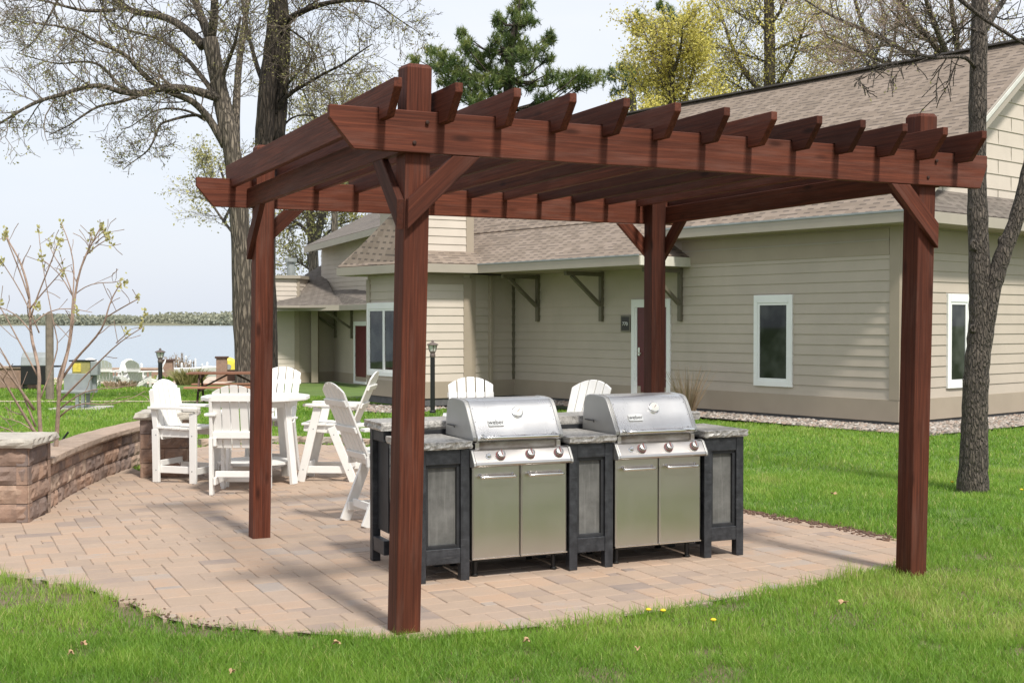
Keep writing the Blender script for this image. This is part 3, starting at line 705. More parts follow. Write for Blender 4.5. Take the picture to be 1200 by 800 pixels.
    for xx in (.018, W - .018 - .029): en = MB(); en.prism([(xx, y + (.275 - y) * -.008, z + .003) for y, z in sec], (.029, 0, 0)); B(en, 'lid_end', M_cast, bevel=.006)
    for xx in (.046, W - .046 - .004): rim = MB(); rim.prism([(xx, y - .006 if y < .3 else y, z + .005) for y, z in sec[:12]] + [(xx, y + .010, z - .008) for y, z in sec[:12]][::-1], (.004, 0, 0)); B(rim, 'lid_seam', M_chrome)
    hd = MB(); z = .928; hd.tube([(.075, -.030, z), (.095, -.034, z), (.2, -.037, z), (W / 2, -.039, z), (W - .2, -.037, z), (W - .095, -.034, z), (W - .075, -.030, z)], [.009, .0145, .0155, .016, .0155, .0145, .009], 14)
    for hx in (.092, W - .092): hd.tube([(hx, .035, z + .004), (hx, -.03, z)], [.016, .012], 10)
    B(hd, 'lid_handle', M_chrome, smooth=True)
    ln = Vector((0, -.83, .557)); Ml = Vector((0, 0, 1)).rotation_difference(ln).to_matrix(); tc_ = Vector((W * .54, .125, 1.076))
    th = MB(); th.lathe([(.040, -.004), (.041, .012), (.038, .017), (.034, .018)], 28, tc_, Ml); to = B(th, 'thermometer', M_chrome, bevel=.001)
    tf = MB(); tf.lathe([(.034, .0165), (.034, .0195), (.002, .0200)], 28, tc_, Ml); B(tf, 'dial', M_dial, to)
    nd = MB(); nd.box(tc_ + Ml @ Vector((.006, .006, .0210)), (.003, .030, .0016), M=Ml @ Matrix.Rotation(-.8, 3, 'Z')); B(nd, 'needle', M_knobred, to)
    bc = Vector((.200, .075 - .0015, 1.0 - .004)) ; bc = Vector((.205, .0840, 1.0135)) + Vector((0, -.83, .557)) * .0035; bb_ = MB()
    Mb = Matrix((Vector((1, 0, 0)), Vector((0, .557, .83)), Vector((0, -.83, .557)))).transposed()
    pts = []
    hx_, hy_, rr = .057, .0265, .009
    for cx, cy, a0 in ((hx_ - rr, hy_ - rr, 0), (-hx_ + rr, hy_ - rr, 90), (-hx_ + rr, -hy_ + rr, 180), (hx_ - rr, -hy_ + rr, 270)):
        for q in range(5): an = R(a0 + q * 22.5); pts.append(bc + Mb @ Vector((cx + rr * math.cos(an), cy + rr * math.sin(an), 0)))
    bb_.prism(pts, Mb @ Vector((0, 0, .005))); bo = B(bb_, 'badge', M_badge, bevel=.001)
    mm = Mb.to_4x4(); mm.translation = bc + Mb @ Vector((0, .001, .0056)); text_mesh('weber', .043, .0008, 'lettering', M_badgeink, bo, mm)
    for rx in (.062, W - .062):
        for (yy, zz) in ((.150 - .003, 1.112 - .002), (.092, 1.025)): rv = MB(); rv.lathe([(.0045, 0), (.0042, .003), (.002, .004)], 8, (rx, yy, zz), Ml); B(rv, 'rivet', M_chrome)
    # rear cable and hinge pin seen at the left end of the lid
    hp = MB(); hp.tube([(.010, .47, .985), (.004, .33, .985), (.004, .325, .975)], .005, 6); B(hp, 'lid_hinge', M_blackmetal)
    for fx in (.06, W - .06):
        for fy in (.10, .50): ft = MB(); ft.lathe([(.022, 0), (.025, .012), (.016, .02), (.016, .125)], 12, (fx, fy, 0)); B(ft, 'cart_foot', M_blackmetal)
    return g
M_knobred = plain('red_knob_mark', (.24, .07, .065), .4)
M_knob = plain('knob_metal', (.42, .41, .40), .32, .85)
M_dial = plain('dial_face', (.72, .72, .66), .25)
M_badge = plain('badge_silver', (.78, .78, .76), .4)
M_badgeink = plain('badge_ink', (.03, .03, .03), .5)
def fire():
    m = NT('heat_stained_firebox'); n = m.noise(m.coord('Object', (1, 1, 3)), 6, 5, .7)
    m.base(m.ramp(n, [(.3, (.22, .17, .13)), (.6, (.46, .42, .37)), (.8, (.60, .57, .53))])); m.set(Metallic=.7, Roughness=.45); return m.m
M_firebox = fire()
make_grill(.3465, 'closed stainless gas grill set between the left and middle counter cabinets')
make_grill(1.4130, 'closed stainless gas grill set between the middle and right counter cabinets')

# ------------------------------------------------------------------ chairs and table
def slats(mb, W, n, z0, z1, arch, tilt, y0, th=.022, gap=.012, taper=0.0):
    """vertical back slats with a rounded common top, leaning back by tilt"""
    w = (W - gap * (n - 1)) / n
    for i in range(n):
        xa = -W / 2 + i * (w + gap); xb = xa + w; m = 5
        top = lambda x: z1 - arch * (abs(x) / (W / 2)) ** 2.0
        pts = []
        sc = lambda x, z: x * (1 - taper * (1 - (z - z0) / (z1 - z0)))
        for x, z in [(xa, z0), (xb, z0)] + [(xb + (xa - xb) * q / m, None) for q in range(m + 1)]:
            zz = top(x) if z is None else z; pts.append((sc(x, zz), y0 - (zz - z0) * math.tan(tilt), zz))
        mb.prism(pts, (0, -th, th * .2))
def screws(mb, spots):
    for (x, y, z, n) in spots: mb.lathe([(.007, -.001), (.007, .0015), (.002, .002)], 8, (x, y, z), Vector((0, 0, 1)).rotation_difference(Vector(n)).to_matrix())
def chair_straight(label, loc, rz):
    t = thing('dining_chair', label, 'patio chair', loc, rz, 'white slatted bar chairs on the patio'); B = lambda mb, n, p=None, m=M_poly, **k: loc_build(mb, n, m, p or t, bevel=.004, **k)
    hs, ha = .56, .775; X = .235
    for x in (-X, X):
        f = MB(); f.box((x, .225, ha / 2 - .02), (.035, .078, ha - .04)); B(f, 'leg')
        r = MB(); r.bar((x, -.225, 0), (x, -.235, hs), .035, .078, (0, 1, 0)); B(r, 'leg')
        s = MB(); s.box((x - .036 * (1 if x > 0 else -1), -.005, hs - .04), (.03, .50, .085)); B(s, 'seat_rail')
        s = MB(); s.box((x - .034 * (1 if x > 0 else -1), -.005, .135), (.024, .50, .075)); B(s, 'stretcher')
        a = MB(); a.prism([(x - .055, -.30, ha), (x + .055, -.30, ha), (x + .06, .20, ha), (x + .04, .29, ha), (x - .04, .29, ha), (x - .06, .20, ha)], (0, 0, .026)); B(a, 'armrest')
        for yy, zz in ((.22, .13), (-.22, .13), (.22, .5), (-.22, .5)):
            sc = MB(); screws(sc, [(x + .018 * (1 if x > 0 else -1), yy, zz, (1 if x > 0 else -1, 0, 0))]); loc_build(sc, 'screw', M_greymetal, t)
    b_ = MB(); b_.box((0, .18, .11), (.41, .024, .07)); B(b_, 'stretcher'); b_ = MB(); b_.box((0, -.20, .20), (.41, .024, .06)); B(b_, 'stretcher')
    st_ = MB()
    for i in range(5): st_.box((0, -.18 + i * .098, hs + .015 + .004 * math.cos(i)), (.50, .088, .024))
    B(st_, 'seat')
    bk = MB(); slats(bk, .43, 5, .45, 1.075, .075, R(11), -.165); B(bk, 'backrest')
    for z, w in ((.585, .44), (.95, .45)): bt = MB(); bt.box((0, -.165 - (z - .45) * math.tan(R(11)) - .037, z), (w, .026, .065)); B(bt, 'back_batten')
    for x in (-X, X): up = MB(); up.bar((x, -.225, hs - .03), (x * .96, -.165 - .52 * math.tan(R(11)) - .02, .97), .030, .06, (0, 1, 0)); B(up, 'back_upright')
    return t
def chair_splayed(label, loc, rz, H=1.15, grp='white slatted bar chairs on the patio'):
    t = thing('adirondack_bar_chair', label, 'patio chair', loc, rz, grp); B = lambda mb, n, p=None, m=M_poly, **k: loc_build(mb, n, m, p or t, bevel=.004, **k)
    hs = .60; X = .225
    for x in (-X, X):
        sg = 1 if x > 0 else -1
        f = MB(); f.bar((x, .30, 0), (x, .115, .785), .035, .085, (0, 1, 0)); B(f, 'leg')
        r = MB(); r.bar((x, -.27, 0), (x, -.03, hs - .02), .035, .085, (0, 1, 0)); B(r, 'leg')
        s = MB(); s.bar((x - sg * .033, .27, hs - .02), (x - sg * .033, -.25, hs - .065), .030, .09); B(s, 'seat_rail')
        s = MB(); s.box((x - sg * .031, .01, .125), (.024, .52, .075)); B(s, 'stretcher')
        a = MB(); a.prism([(x - .045, -.30, .79), (x + .05, -.30, .79), (x + .075, .16, .80), (x + .05, .27, .80), (x - .03, .27, .80), (x - .055, .16, .80)], (0, 0, .026)); B(a, 'armrest')
        for yy, zz in ((.27, .13), (-.215, .13), (.16, .56), (-.06, .50)):
            sc = MB(); screws(sc, [(x + sg * .018, yy, zz, (sg, 0, 0))]); loc_build(sc, 'screw', M_greymetal, t)
    b_ = MB(); b_.box((0, .245, .155), (.39, .024, .075)); B(b_, 'stretcher'); b_ = MB(); b_.box((0, -.20, .155), (.39, .024, .065)); B(b_, 'stretcher')
    st_ = MB()
    for i in range(6): y = -.19 + i * .088; st_.box((0, y, hs + .012 - (.27 - y) * .03), (.47, .080, .024))
    B(st_, 'seat')
    bk = MB(); slats(bk, .445, 5, hs - .10, H, .075, R(23), -.19, taper=.10); B(bk, 'backrest')
    for z, w in ((hs - .02, .38), (.80, .41), (H - .17, .45)): bt = MB(); bt.box((0, -.19 - (z - hs + .10) * math.tan(R(23)) - .032, z), (w, .020, .055), M=Matrix.Rotation(R(23), 3, 'X')); B(bt, 'back_batten')
    return t
def face(d): return math.atan2(d[1], d[0]) - math.pi / 2       # rotation that turns local +y to direction d
chair_straight('white straight legged bar chair facing right beside the seat wall', (-3.47, 13.06, 0), face((.94, -.32)))
chair_straight('white slatted bar chair seen from behind, at the near side of the round table', (-2.70, 12.17, 0), face((.02, 1)))
chair_splayed('white bar chair behind the round table, its slatted front partly hidden by a red post', (-2.70, 13.78, 0), face((-.05, -1)), H=1.17)
chair_splayed('white splayed leg bar chair right of the round table, facing left towards it', (-1.93, 13.16, 0), face((-1, .06)), H=1.16)
chair_splayed('white splayed leg bar chair facing the left end of the black counter', (-1.08, 10.35, 0), face((.86, .50)), H=1.19)
chair_splayed('white bar chair with upright slats showing above the left grill', (-.36, 11.5, 0), face((.10, -1)), H=1.15)
chair_splayed('white bar chair turned sideways, its back showing between the two grill lids', (.47, 11.1, 0), face((-.62, -.78)), H=1.145)

tb = thing('round_table', 'white round bar height table with splayed legs between the white chairs', 'patio table', (-2.72, 12.98, 0), .3)
mb = MB(); mb.lathe([(.50, .868), (.562, .868), (.570, .875), (.570, .905), (.562, .913), (.02, .914)], 12); loc_build(mb, 'tabletop', M_poly, tb, bevel=.003)
mb = MB(); mb.lathe([(.40, .80), (.43, .80), (.43, .866), (.40, .866)], 8); loc_build(mb, 'apron', M_poly, tb)
for k in range(4):
    a = math.pi / 4 + k * math.pi / 2; d = Vector((math.cos(a), math.sin(a), 0)); sd_ = Vector((-d.y, d.x, 0))
    mb = MB(); mb.bar(d * .50, d * .40 + Vector((0, 0, .866)), .09, .038, d); loc_build(mb, 'leg', M_poly, tb, bevel=.003)
mb = MB(); mb.lathe([(.36, .20), (.40, .20), (.40, .225), (.05, .226)], 8); mb.box((0, 0, .15), (.92, .03, .07), rz=math.pi / 4); mb.box((0, .24, .15), (.03, .44, .07), rz=0); loc_build(mb, 'shelf', M_poly, tb)

# ------------------------------------------------------------------ seat wall and pillars of split face block
brng = random.Random(9)
def block(mb, o, d, n, L, h, dep, z0, rough=.013):
    """one split faced block: o = start of the front face, d along, n outwards"""
    nx, nz = max(3, int(L / .045)), 4; mb.tint = brng.random(); up = Vector((0, 0, 1)); grid = []
    for j in range(nz + 1):
        row = []
        for i in range(nx + 1):
            e = (i in (0, nx)) or (j in (0, nz)); off = -.012 if e else brng.uniform(-.4, 1) * rough + .5 * rough * math.sin(i * .9 + mb.tint * 9)
            row.append(mb.vert(o + d * (L * i / nx) + up * (z0 + h * j / nz) + n * off))
        grid.append(row)
    for j in range(nz):
        for i in range(nx): mb.face((grid[j][i], grid[j][i + 1], grid[j + 1][i + 1], grid[j + 1][i]))
    bq = [mb.vert(o + d * (L * a) + up * (z0 + h * c) - n * dep) for a, c in ((0, 0), (1, 0), (1, 1), (0, 1))]
    T, Bm = grid[nz], grid[0]; lf = [r[0] for r in grid]; rt = [r[-1] for r in grid]
    mb.face(T + [bq[2], bq[3]]); mb.face(Bm[::-1] + [bq[0], bq[1]]); mb.face(lf[::-1] + [bq[0]] + [bq[3]] if False else [bq[0]] + lf + [bq[3]]); mb.face([bq[2]] + rt[::-1] + [bq[1]])
def course_path(mb, pts, z0, h, dep, Ls, off):
    """blocks along a polyline of ground points, outward to the left of the walking direction"""
    seg = [(Vector(a), Vector(b)) for a, b in zip(pts, pts[1:])]; tot = sum((b - a).length for a, b in seg)
    def pos(s):
        for a, b in seg:
            l = (b - a).length
            if s <= l: return a + (b - a) * (s / l)
            s -= l
        return seg[-1][1]
    s = -off
    while s < tot - .02:
        L = brng.choice(Ls); a, b = pos(max(0, s)), pos(min(tot, s + L)); s += L
        if (b - a).length < .05: continue
        d = (b - a).normalized(); n = Vector((d.y, -d.x, 0)); block(mb, a + d * .003, d, n, (b - a).length - .006, h - .006, dep, z0 + .003)
def rough_slab(mb, ring, z, h, r=.012, top=.006):
    """stone cap with a chiselled edge, ring = outline points ccw"""
    pts = []
    for a, b in zip(ring, ring[1:] + ring[:1]):
        n = max(2, int((Vector(b) - Vector(a)).length / .06))
        for i in range(n): pts.append(Vector(a).lerp(Vector(b), i / n))
    c = sum(pts, Vector((0, 0, 0))) / len(pts); levels = []
    for zz, o in ((z, .02), (z + h * .3, 0), (z + h * .65, .003), (z + h * .93, .006), (z + h, .022)):
        levels.append([mb.vert(p + (c - p).normalized() * (o + brng.uniform(-r, r) * (.5 if zz in (z, z + h) else 1)) + Vector((0, 0, zz + brng.uniform(-1, 1) * top * .4))) for p in pts])
    for A, Bq in zip(levels, levels[1:]):
        for k in range(len(pts)): n = (k + 1) % len(pts); mb.face((A[k], A[n], Bq[n], Bq[k]))
    mb.face(levels[0][::-1])
    ci = mb.vert(c + Vector((0, 0, z + h + .004)))
    for k in range(len(pts)): mb.face((levels[-1][k], levels[-1][(k + 1) % len(pts)], ci))
def pillar(label, c, w, courses, h, rz, cap_h=.075):
    t = thing('stone_pillar', label, 'stone pillar', c, rz); mb = MB(); hw_ = w / 2
    cor = [Vector((-hw_, -hw_, 0)), Vector((hw_, -hw_, 0)), Vector((hw_, hw_, 0)), Vector((-hw_, hw_, 0))]
    for k in range(courses):
        for i in range(4):
            a, b = cor[i], cor[(i + 1) % 4]; d = (b - a).normalized(); n = Vector((d.y, -d.x, 0)); full = (i + k) % 2 == 0
            if full: block(mb, a, d, n, w, h - .006, .10, k * h + .003)
            else: block(mb, a + d * .0, d, n, w * .5 - .003, h - .006, .10, k * h + .003); block(mb, a + d * w * .5, d, n, w * .5, h - .006, .10, k * h + .003)
    core = MB(); core.box((0, 0, courses * h / 2), (w - .16, w - .16, courses * h)); 
    loc_build(mb, 'block_work', M_block, t, fix=True); loc_build(core, 'core', M_joint, t)
    cp = MB(); cp.tint = .55; q = hw_ + .055; rough_slab(cp, [(-q, -q, 0), (q, -q, 0), (q, q, 0), (-q, q, 0)], courses * h, cap_h)
    loc_build(cp, 'cap', M_capstone, t)
    return t
pl1 = pillar('wide split stone pillar with a pale slab cap at the left edge of the patio', (-4.40, 10.56, 0), .62, 4, .158, R(4))
p2 = gnd(190, 558); pl2 = pillar('small stone pillar with a pale slab cap behind the leftmost white chair', (p2.x + .02, p2.y + .16, 0), .52, 4, .158, R(8))
sw = thing('seat_wall', 'low curved split stone seat wall with a tan cap between the two pillars', 'stone wall', gnd(110, 565))
path = [gnd(56, 597.5), gnd(72, 586.5), gnd(98, 571.5), gnd(124, 559), gnd(150, 549), gnd(174, 541), gnd(200, 534)]
mb = MB(); course_path(mb, path, -.02, .15, .26, (.20, .28, .36), 0); course_path(mb, path, .13, .15, .26, (.20, .28, .36), .13); course_path(mb, path, .28, .12, .26, (.20, .28, .36), .05)
mb.build('block_work', M_block, sw)
cp = MB()
for a, b in zip(path, path[1:]):
    d = (b - a).normalized(); n = Vector((d.y, -d.x, 0)); cp.tint = brng.uniform(.2, .8)
    e0 = a + n * .045; e1 = b + n * .045
    i = path.index(a); nn = lambda k: (Vector(((path[min(k + 1, len(path) - 1)] - path[max(k - 1, 0)]).y, -(path[min(k + 1, len(path) - 1)] - path[max(k - 1, 0)]).x, 0))).normalized()
    n0, n1 = nn(i), nn(i + 1); q = [a + n0 * .05, b + n1 * .05, b - n1 * .31, a - n0 * .31]
    rough_slab(cp, [q[0], q[1], q[2], q[3]][::1], .40, .07, r=.004, top=.003)
cp.build('cap', M_cap, sw)
# low kerb of tan blocks along the far edge of the patio
kb = thing('patio_kerb', 'low tan block kerb along the far edge of the patio beside the lawn', 'kerb', gnd(340, 519))
mb = MB(); course_path(mb, [gnd(x, y) for x, y in ((236, 521.5), (290, 518.5), (340, 518), (390, 519.5), (440, 522), (490, 525.5), (540, 531.5), (590, 539), (640, 547), (700, 558), (760, 570), (815, 581))], -.03, .11, .16, (.2, .3), 0); mb.build('kerb_blocks', M_cap, kb)
# ------------------------------------------------------------------ lodge building
ldg = thing('lodge', 'long khaki sided lodge with tan shingle roofs and white trimmed windows behind the pergola', 'building', H(0, 0))
def lap_wall(name, A, B, z0, z1, mat, parent, out=None, exp=.178, ztop=None, thick=.10):
    """clapboard wall from A to B (ground points); every board is a tilted face with a lip. ztop(x01) gives a raking top"""
    A, B = Vector(A), Vector(B); A.z = B.z = 0; d = B - A; Ln = d.length; d.normalize(); n = Vector((d.y, -d.x, 0))
    if out is not None and n.dot(Vector(out)) < 0: n = -n
    mb = MB(); z = z0; k = 0
    while z < z1 - .005:
        zt = min(z + exp, z1); mb.tint = random.random()
        a0, a1 = 0, Ln; b0, b1 = 0, Ln
        if ztop:                                                   # clip the board to the rake
            xs_ = [Ln * i / 300 for i in range(301) if ztop(i / 300) > z]
            if not xs_: break
            a0, a1 = xs_[0], xs_[-1]; xt = [q for q in xs_ if ztop(q / Ln) > zt] or [q for q in xs_ if ztop(q / Ln) >= max(ztop(r / Ln) for r in xs_) - .005]
            b0, b1 = xt[0], xt[-1]
            if not [q for q in xs_ if ztop(q / Ln) > zt]: zt = max(ztop(r / Ln) for r in xs_)
        lo, hi = n * .022, n * .006
        P = lambda x, zz, o: A + d * x + o + Vector((0, 0, zz))
        mb.poly([P(a0, z, lo), P(a1, z, lo), P(b1, zt, hi), P(b0, zt, hi)]); mb.poly([P(a0, z, hi * 0), P(a1, z, hi * 0), P(a1, z, lo), P(a0, z, lo)])
        z = zt; k += 1
    if not ztop:
        b = MB(); 
        bq = [A - n * thick, B - n * thick, B - n * .0005, A - n * .0005]; mb.hexa([p + Vector((0, 0, z0)) for p in bq], [p + Vector((0, 0, z1)) for p in bq])
    else:
        pts = [A + d * (Ln * i / 30) + Vector((0, 0, max(z0, ztop(i / 30)))) for i in range(31)]; mb.prism([A + Vector((0, 0, z0))] + pts + [B + Vector((0, 0, z0))], -n * thick)
    return mb.build(name, mat, parent, fix=False)
def plank(name, a, b, w, h, mat, parent, up=(0, 0, 1), bevel=.004):
    mb = MB(); mb.bar(a, b, w, h, up); return mb.build(name, mat, parent, bevel=bevel)
def panel(name, A, B, z0, z1, off, th, mat, parent, out):
    A, B = Vector(A), Vector(B); d = (B - A).normalized(); n = Vector((d.y, -d.x, 0))
    if n.dot(Vector(out)) < 0: n = -n
    mb = MB(); q = [A + n * off, B + n * off, B + n * (off + th), A + n * (off + th)]
    mb.hexa([Vector((p.x, p.y, z0)) for p in q], [Vector((p.x, p.y, z1)) for p in q]); return mb.build(name, mat, parent, bevel=.003)
def roof_poly(name, pts, udir, mat, parent, th=.05):
    """roof slab; shingle UV: u along udir (horizontal), v up the slope in metres"""
    pts = [Vector(p) for p in pts]; nrm = (pts[1] - pts[0]).cross(pts[2] - pts[0]).normalized()
    if nrm.z < 0: nrm = -nrm
    ud = Vector(udir).normalized(); ud = (ud - nrm * ud.dot(nrm)).normalized(); vd = nrm.cross(ud)
    if vd.z < 0: vd = -vd
    mb = MB(); uv = [(p.dot(ud), (p - pts[0]).dot(vd)) for p in pts]
    a = [mb.vert(p) for p in pts]; b = [mb.vert(p - nrm * th) for p in pts]; n = len(pts)
    mb.face(a, uv); mb.face(b[::-1], [uv[n - 1 - i] for i in range(n)])
    for k in range(n): mb.face((a[k], b[k], b[(k + 1) % n], a[(k + 1) % n]), [(uv[k][0], uv[k][1]), (uv[k][0], uv[k][1] - .01), (uv[(k + 1) % n][0], uv[(k + 1) % n][1] - .01), (uv[(k + 1) % n][0], uv[(k + 1) % n][1])])
    return mb.build(name, mat, parent)
def window(parent, A, d, n, z0, w, h, mull=0, label=None, head=.14, fr=.085):
    """white cased window; A = lower left corner on the wall face, d along, n outwards"""
    up = Vector((0, 0, 1)); A = Vector((A.x, A.y, 0)) + up * z0; mb = MB()
    def bx(x0, x1, y0, y1, o0, o1):
        q = [A + d * x0 + up * y0 + n * o0, A + d * x1 + up * y0 + n * o0, A + d * x1 + up * y0 + n * o1, A + d * x0 + up * y0 + n * o1]
        mb.hexa(q, [p + up * (y1 - y0) for p in q])
    bx(0, fr, 0, h, .0, .05); bx(w - fr, w, 0, h, .0, .05); bx(fr, w - fr, h - head, h, .0, .055); bx(fr, w - fr, 0, .10, .0, .055)
    i0, i1, j0, j1, s = fr, w - fr, .10, h - head, .045
    bars = [(i0 + (i1 - i0) * k / (mull + 1)) for k in range(mull + 2)]
    for x0, x1 in zip(bars, bars[1:]):
        bx(x0, x0 + s, j0, j1, .0, .042); bx(x1 - s, x1, j0, j1, .0, .042); bx(x0 + s, x1 - s, j0, j0 + s, 0, .042); bx(x0 + s, x1 - s, j1 - s, j1, 0, .042)
    f = mb.build('window', M_white, parent, bevel=.004)
    if label: f['label'] = label
    for x0, x1 in zip(bars, bars[1:]):
        m2 = MB(); q = [A + d * (x0 + s) + up * (j0 + s) + n * .004, A + d * (x1 - s) + up * (j0 + s) + n * .004, A + d * (x1 - s) + up * (j0 + s) + n * .027, A + d * (x0 + s) + up * (j0 + s) + n * .027]
        m2.hexa(q, [p + up * (j1 - j0 - 2 * s) for p in q]); o = m2.build('pane', M_glass, None, origin=parent.location); o.parent = f
        o.location = (0, 0, 0)
    return f
NM = -HB; NG = -HA                                                   # outward normals: long front, gable end
UPz = Vector((0, 0, 1))
T1 = 9.83                                                            # where the long wall meets the bay
# --- long front wall and gable end
lap_wall('wall', H(0, 0), H(T1, 0), .42, 3.40, M_side, ldg, NM)
lap_wall('wall', H(0, 0), H(0, 8.2), .42, 3.45, M_side, ldg, NG)
def skirt(A, B, out, par=None): panel('skirting', A, B, .06, .42, -.02, .05, M_trim, par or ldg, out); panel('foundation', A, B, -.1, .06, -.05, .05, M_found, par or ldg, out)
M_found = plain('foundation_block', (.10, .10, .10), .9, var=.2, bump=.3)
skirt(H(-.02, 0), H(T1, 0), NM); skirt(H(0, -.0), H(0, 8.2), NG)
for a, b, o in ((H(-.03, 0), H(.16, 0), NM), (H(0, .0), H(0, .17), NG)): panel('corner_trim', a, b, .42, 3.30, .0, .034, M_trim, ldg, o)
panel('frieze_board', H(.17, 0), H(4.75, 0), 2.80, 3.24, .0, .028, M_trim, ldg, NM); panel('frieze_cap', H(.17, 0), H(4.75, 0), 3.03, 3.06, .0, .040, M_fascia, ldg, NM)
panel('frieze_board', H(0, .18), H(0, 8.2), 2.86, 3.24, .0, .028, M_trim, ldg, NG)
# windows placed on the walls
def t_at(px):                                                        # distance along the long wall under a photo column
    r = ray(px, 400); k = r.x / r.y; return (K0.x - k * K0.y) / (k * HA.y - HA.x)
def s_at(px):
    r = ray(px, 400); k = r.x / r.y; return (k * K0.y - K0.x) / (HB.x - k * HB.y)
def zat(px, py, P): return at(px, py, P.y).z
ta, tb_ = t_at(930), t_at(885); Pm = H((ta + tb_) / 2, 0)
z1w, z0w = zat(907, 345.5, Pm), zat(907, 452.5, Pm)
window(ldg, H(tb_, 0), -HA, NM, z0w, tb_ - ta, z1w - z0w, label='narrow white framed window on the long front wall')
sa = s_at(1108); Pm = H(0, sa); z1w = zat(1108, 344, Pm); z0w = zat(1108, 455, Pm)
window(ldg, H(0, sa), HB, NG, z0w, .70, z1w - z0w, label='white framed window on the end wall beside the tree')
# door with white casing
ta, tb_ = t_at(787), t_at(741.5); Pm = H((ta + tb_) / 2, 0); zt = zat(765, 350.5, Pm); dw = tb_ - ta; up = UPz
def door_case(parent, A, d, n, w, zt, z0=.10, label=None):
    mb = MB()
    def bx(m_, x0, x1, y0, y1, o0, o1):
        q = [A + d * x0 + n * o0, A + d * x1 + n * o0, A + d * x1 + n * o1, A + d * x0 + n * o1]; m_.hexa([Vector((p.x, p.y, y0)) for p in q], [Vector((p.x, p.y, y1)) for p in q])
    bx(mb, 0, .10, z0, zt, 0, .05); bx(mb, w - .10, w, z0, zt, 0, .05); bx(mb, .10, w - .10, zt - .16, zt, 0, .055); bx(mb, .10, .155, z0, zt - .16, 0, .042); bx(mb, .10, w - .10, z0 - .06, z0 + .03, 0, .09)
    dd = MB(); bx(dd, .158, w - .103, z0 + .03, zt - .163, 0, .028)
    for y0, y1 in ((z0 + .2, z0 + .85), (z0 + 1.0, zt - .38)):
        bx(dd, .158 + .10, w - .103 - .10, y0, y1, .028, .036)
    do = dd.build('door', M_door, parent, bevel=.003); fo = mb.build('door_frame', M_white, None, origin=parent.location, bevel=.003); fo.parent = do; fo.location = (0, 0, 0)
    hb = MB(); c = A + d * .215 + Vector((0, 0, z0 + .98)); hb.tube([c + n * .018, c + n * .07, c + n * .075 + d * .10], .013, 8); hb.box(c + n * .022 + UPz * .03, (.05, .05, .16), rz=math.atan2(d.y, d.x)); ho = hb.build('handle', M_chrome, None, origin=parent.location); ho.parent = do; ho.location = (0, 0, 0)
    return do
door_case(ldg, H(tb_, 0), -HA, NM, dw, zt)
# number plate beside the door
ts0, ts1 = t_at(729.2), t_at(740.3); A = H(ts0, 0); B_ = H(ts1, 0); zz0, zz1 = zat(735, 388.5, A), zat(735, 369.5, A)
pl = panel('number_plate', A, B_, zz0, zz1, .02, .03, M_plate_edge if 'M_plate_edge' in globals() else plain('plate_edge', (.17, .155, .12), .5), ldg, NM)
dface = panel('plate_face', A.lerp(B_, .10), A.lerp(B_, .90), zz0 + .03, zz1 - .03, .051, .006, plain('plate_face', (.02, .018, .016), .4), ldg, NM)
mm = Matrix((-HA, UPz, NM)).transposed().to_4x4(); mm.translation = A.lerp(B_, .5) + NM * .0585 + UPz * ((zz0 + zz1) / 2 - .01) - ldg.location
text_mesh('770', .105, .0015, 'numerals', plain('numeral_white', (.75, .75, .72), .5), ldg, mm)
# --- main gable roof
zr = lambda s: 3.31 + .745 * (s + .5) + .06
S_R = 4.1
def soffit(A, B, C_, D_, z): mb = MB(); mb.hexa([Vector((p.x, p.y, z)) for p in (A, B, C_, D_)], [Vector((p.x, p.y, z + .03)) for p in (A, B, C_, D_)]); mb.build('soffit', M_trim, ldg)
TE = 5.0
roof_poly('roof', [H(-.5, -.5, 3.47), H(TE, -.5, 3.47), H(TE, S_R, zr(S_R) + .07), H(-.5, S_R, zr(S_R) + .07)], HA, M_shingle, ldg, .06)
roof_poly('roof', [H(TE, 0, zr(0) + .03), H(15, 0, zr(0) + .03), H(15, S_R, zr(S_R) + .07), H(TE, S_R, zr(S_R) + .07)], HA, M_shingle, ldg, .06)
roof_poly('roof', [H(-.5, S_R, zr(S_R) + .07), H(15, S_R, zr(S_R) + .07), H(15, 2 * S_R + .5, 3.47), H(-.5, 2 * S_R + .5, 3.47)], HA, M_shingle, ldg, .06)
mb = MB(); mb.bar(H(-.52, S_R, zr(S_R) + .09), H(15, S_R, zr(S_R) + .09), .26, .035); mb.build('ridge_cap', plain('dark_ridge_cap', (.09, .08, .075), .9), ldg)  # one even dark tone along the whole ridge cap
plank('fascia', H(-.5, -.52, 3.36), H(TE, -.52, 3.36), .035, .18, M_fascia, ldg); plank('drip_edge', H(-.5, -.545, 3.455), H(TE, -.545, 3.455), .012, .035, M_greymetal, ldg)
soffit(H(-.48, -.5), H(TE, -.5), H(TE, 0), H(-.48, 0), 3.27)
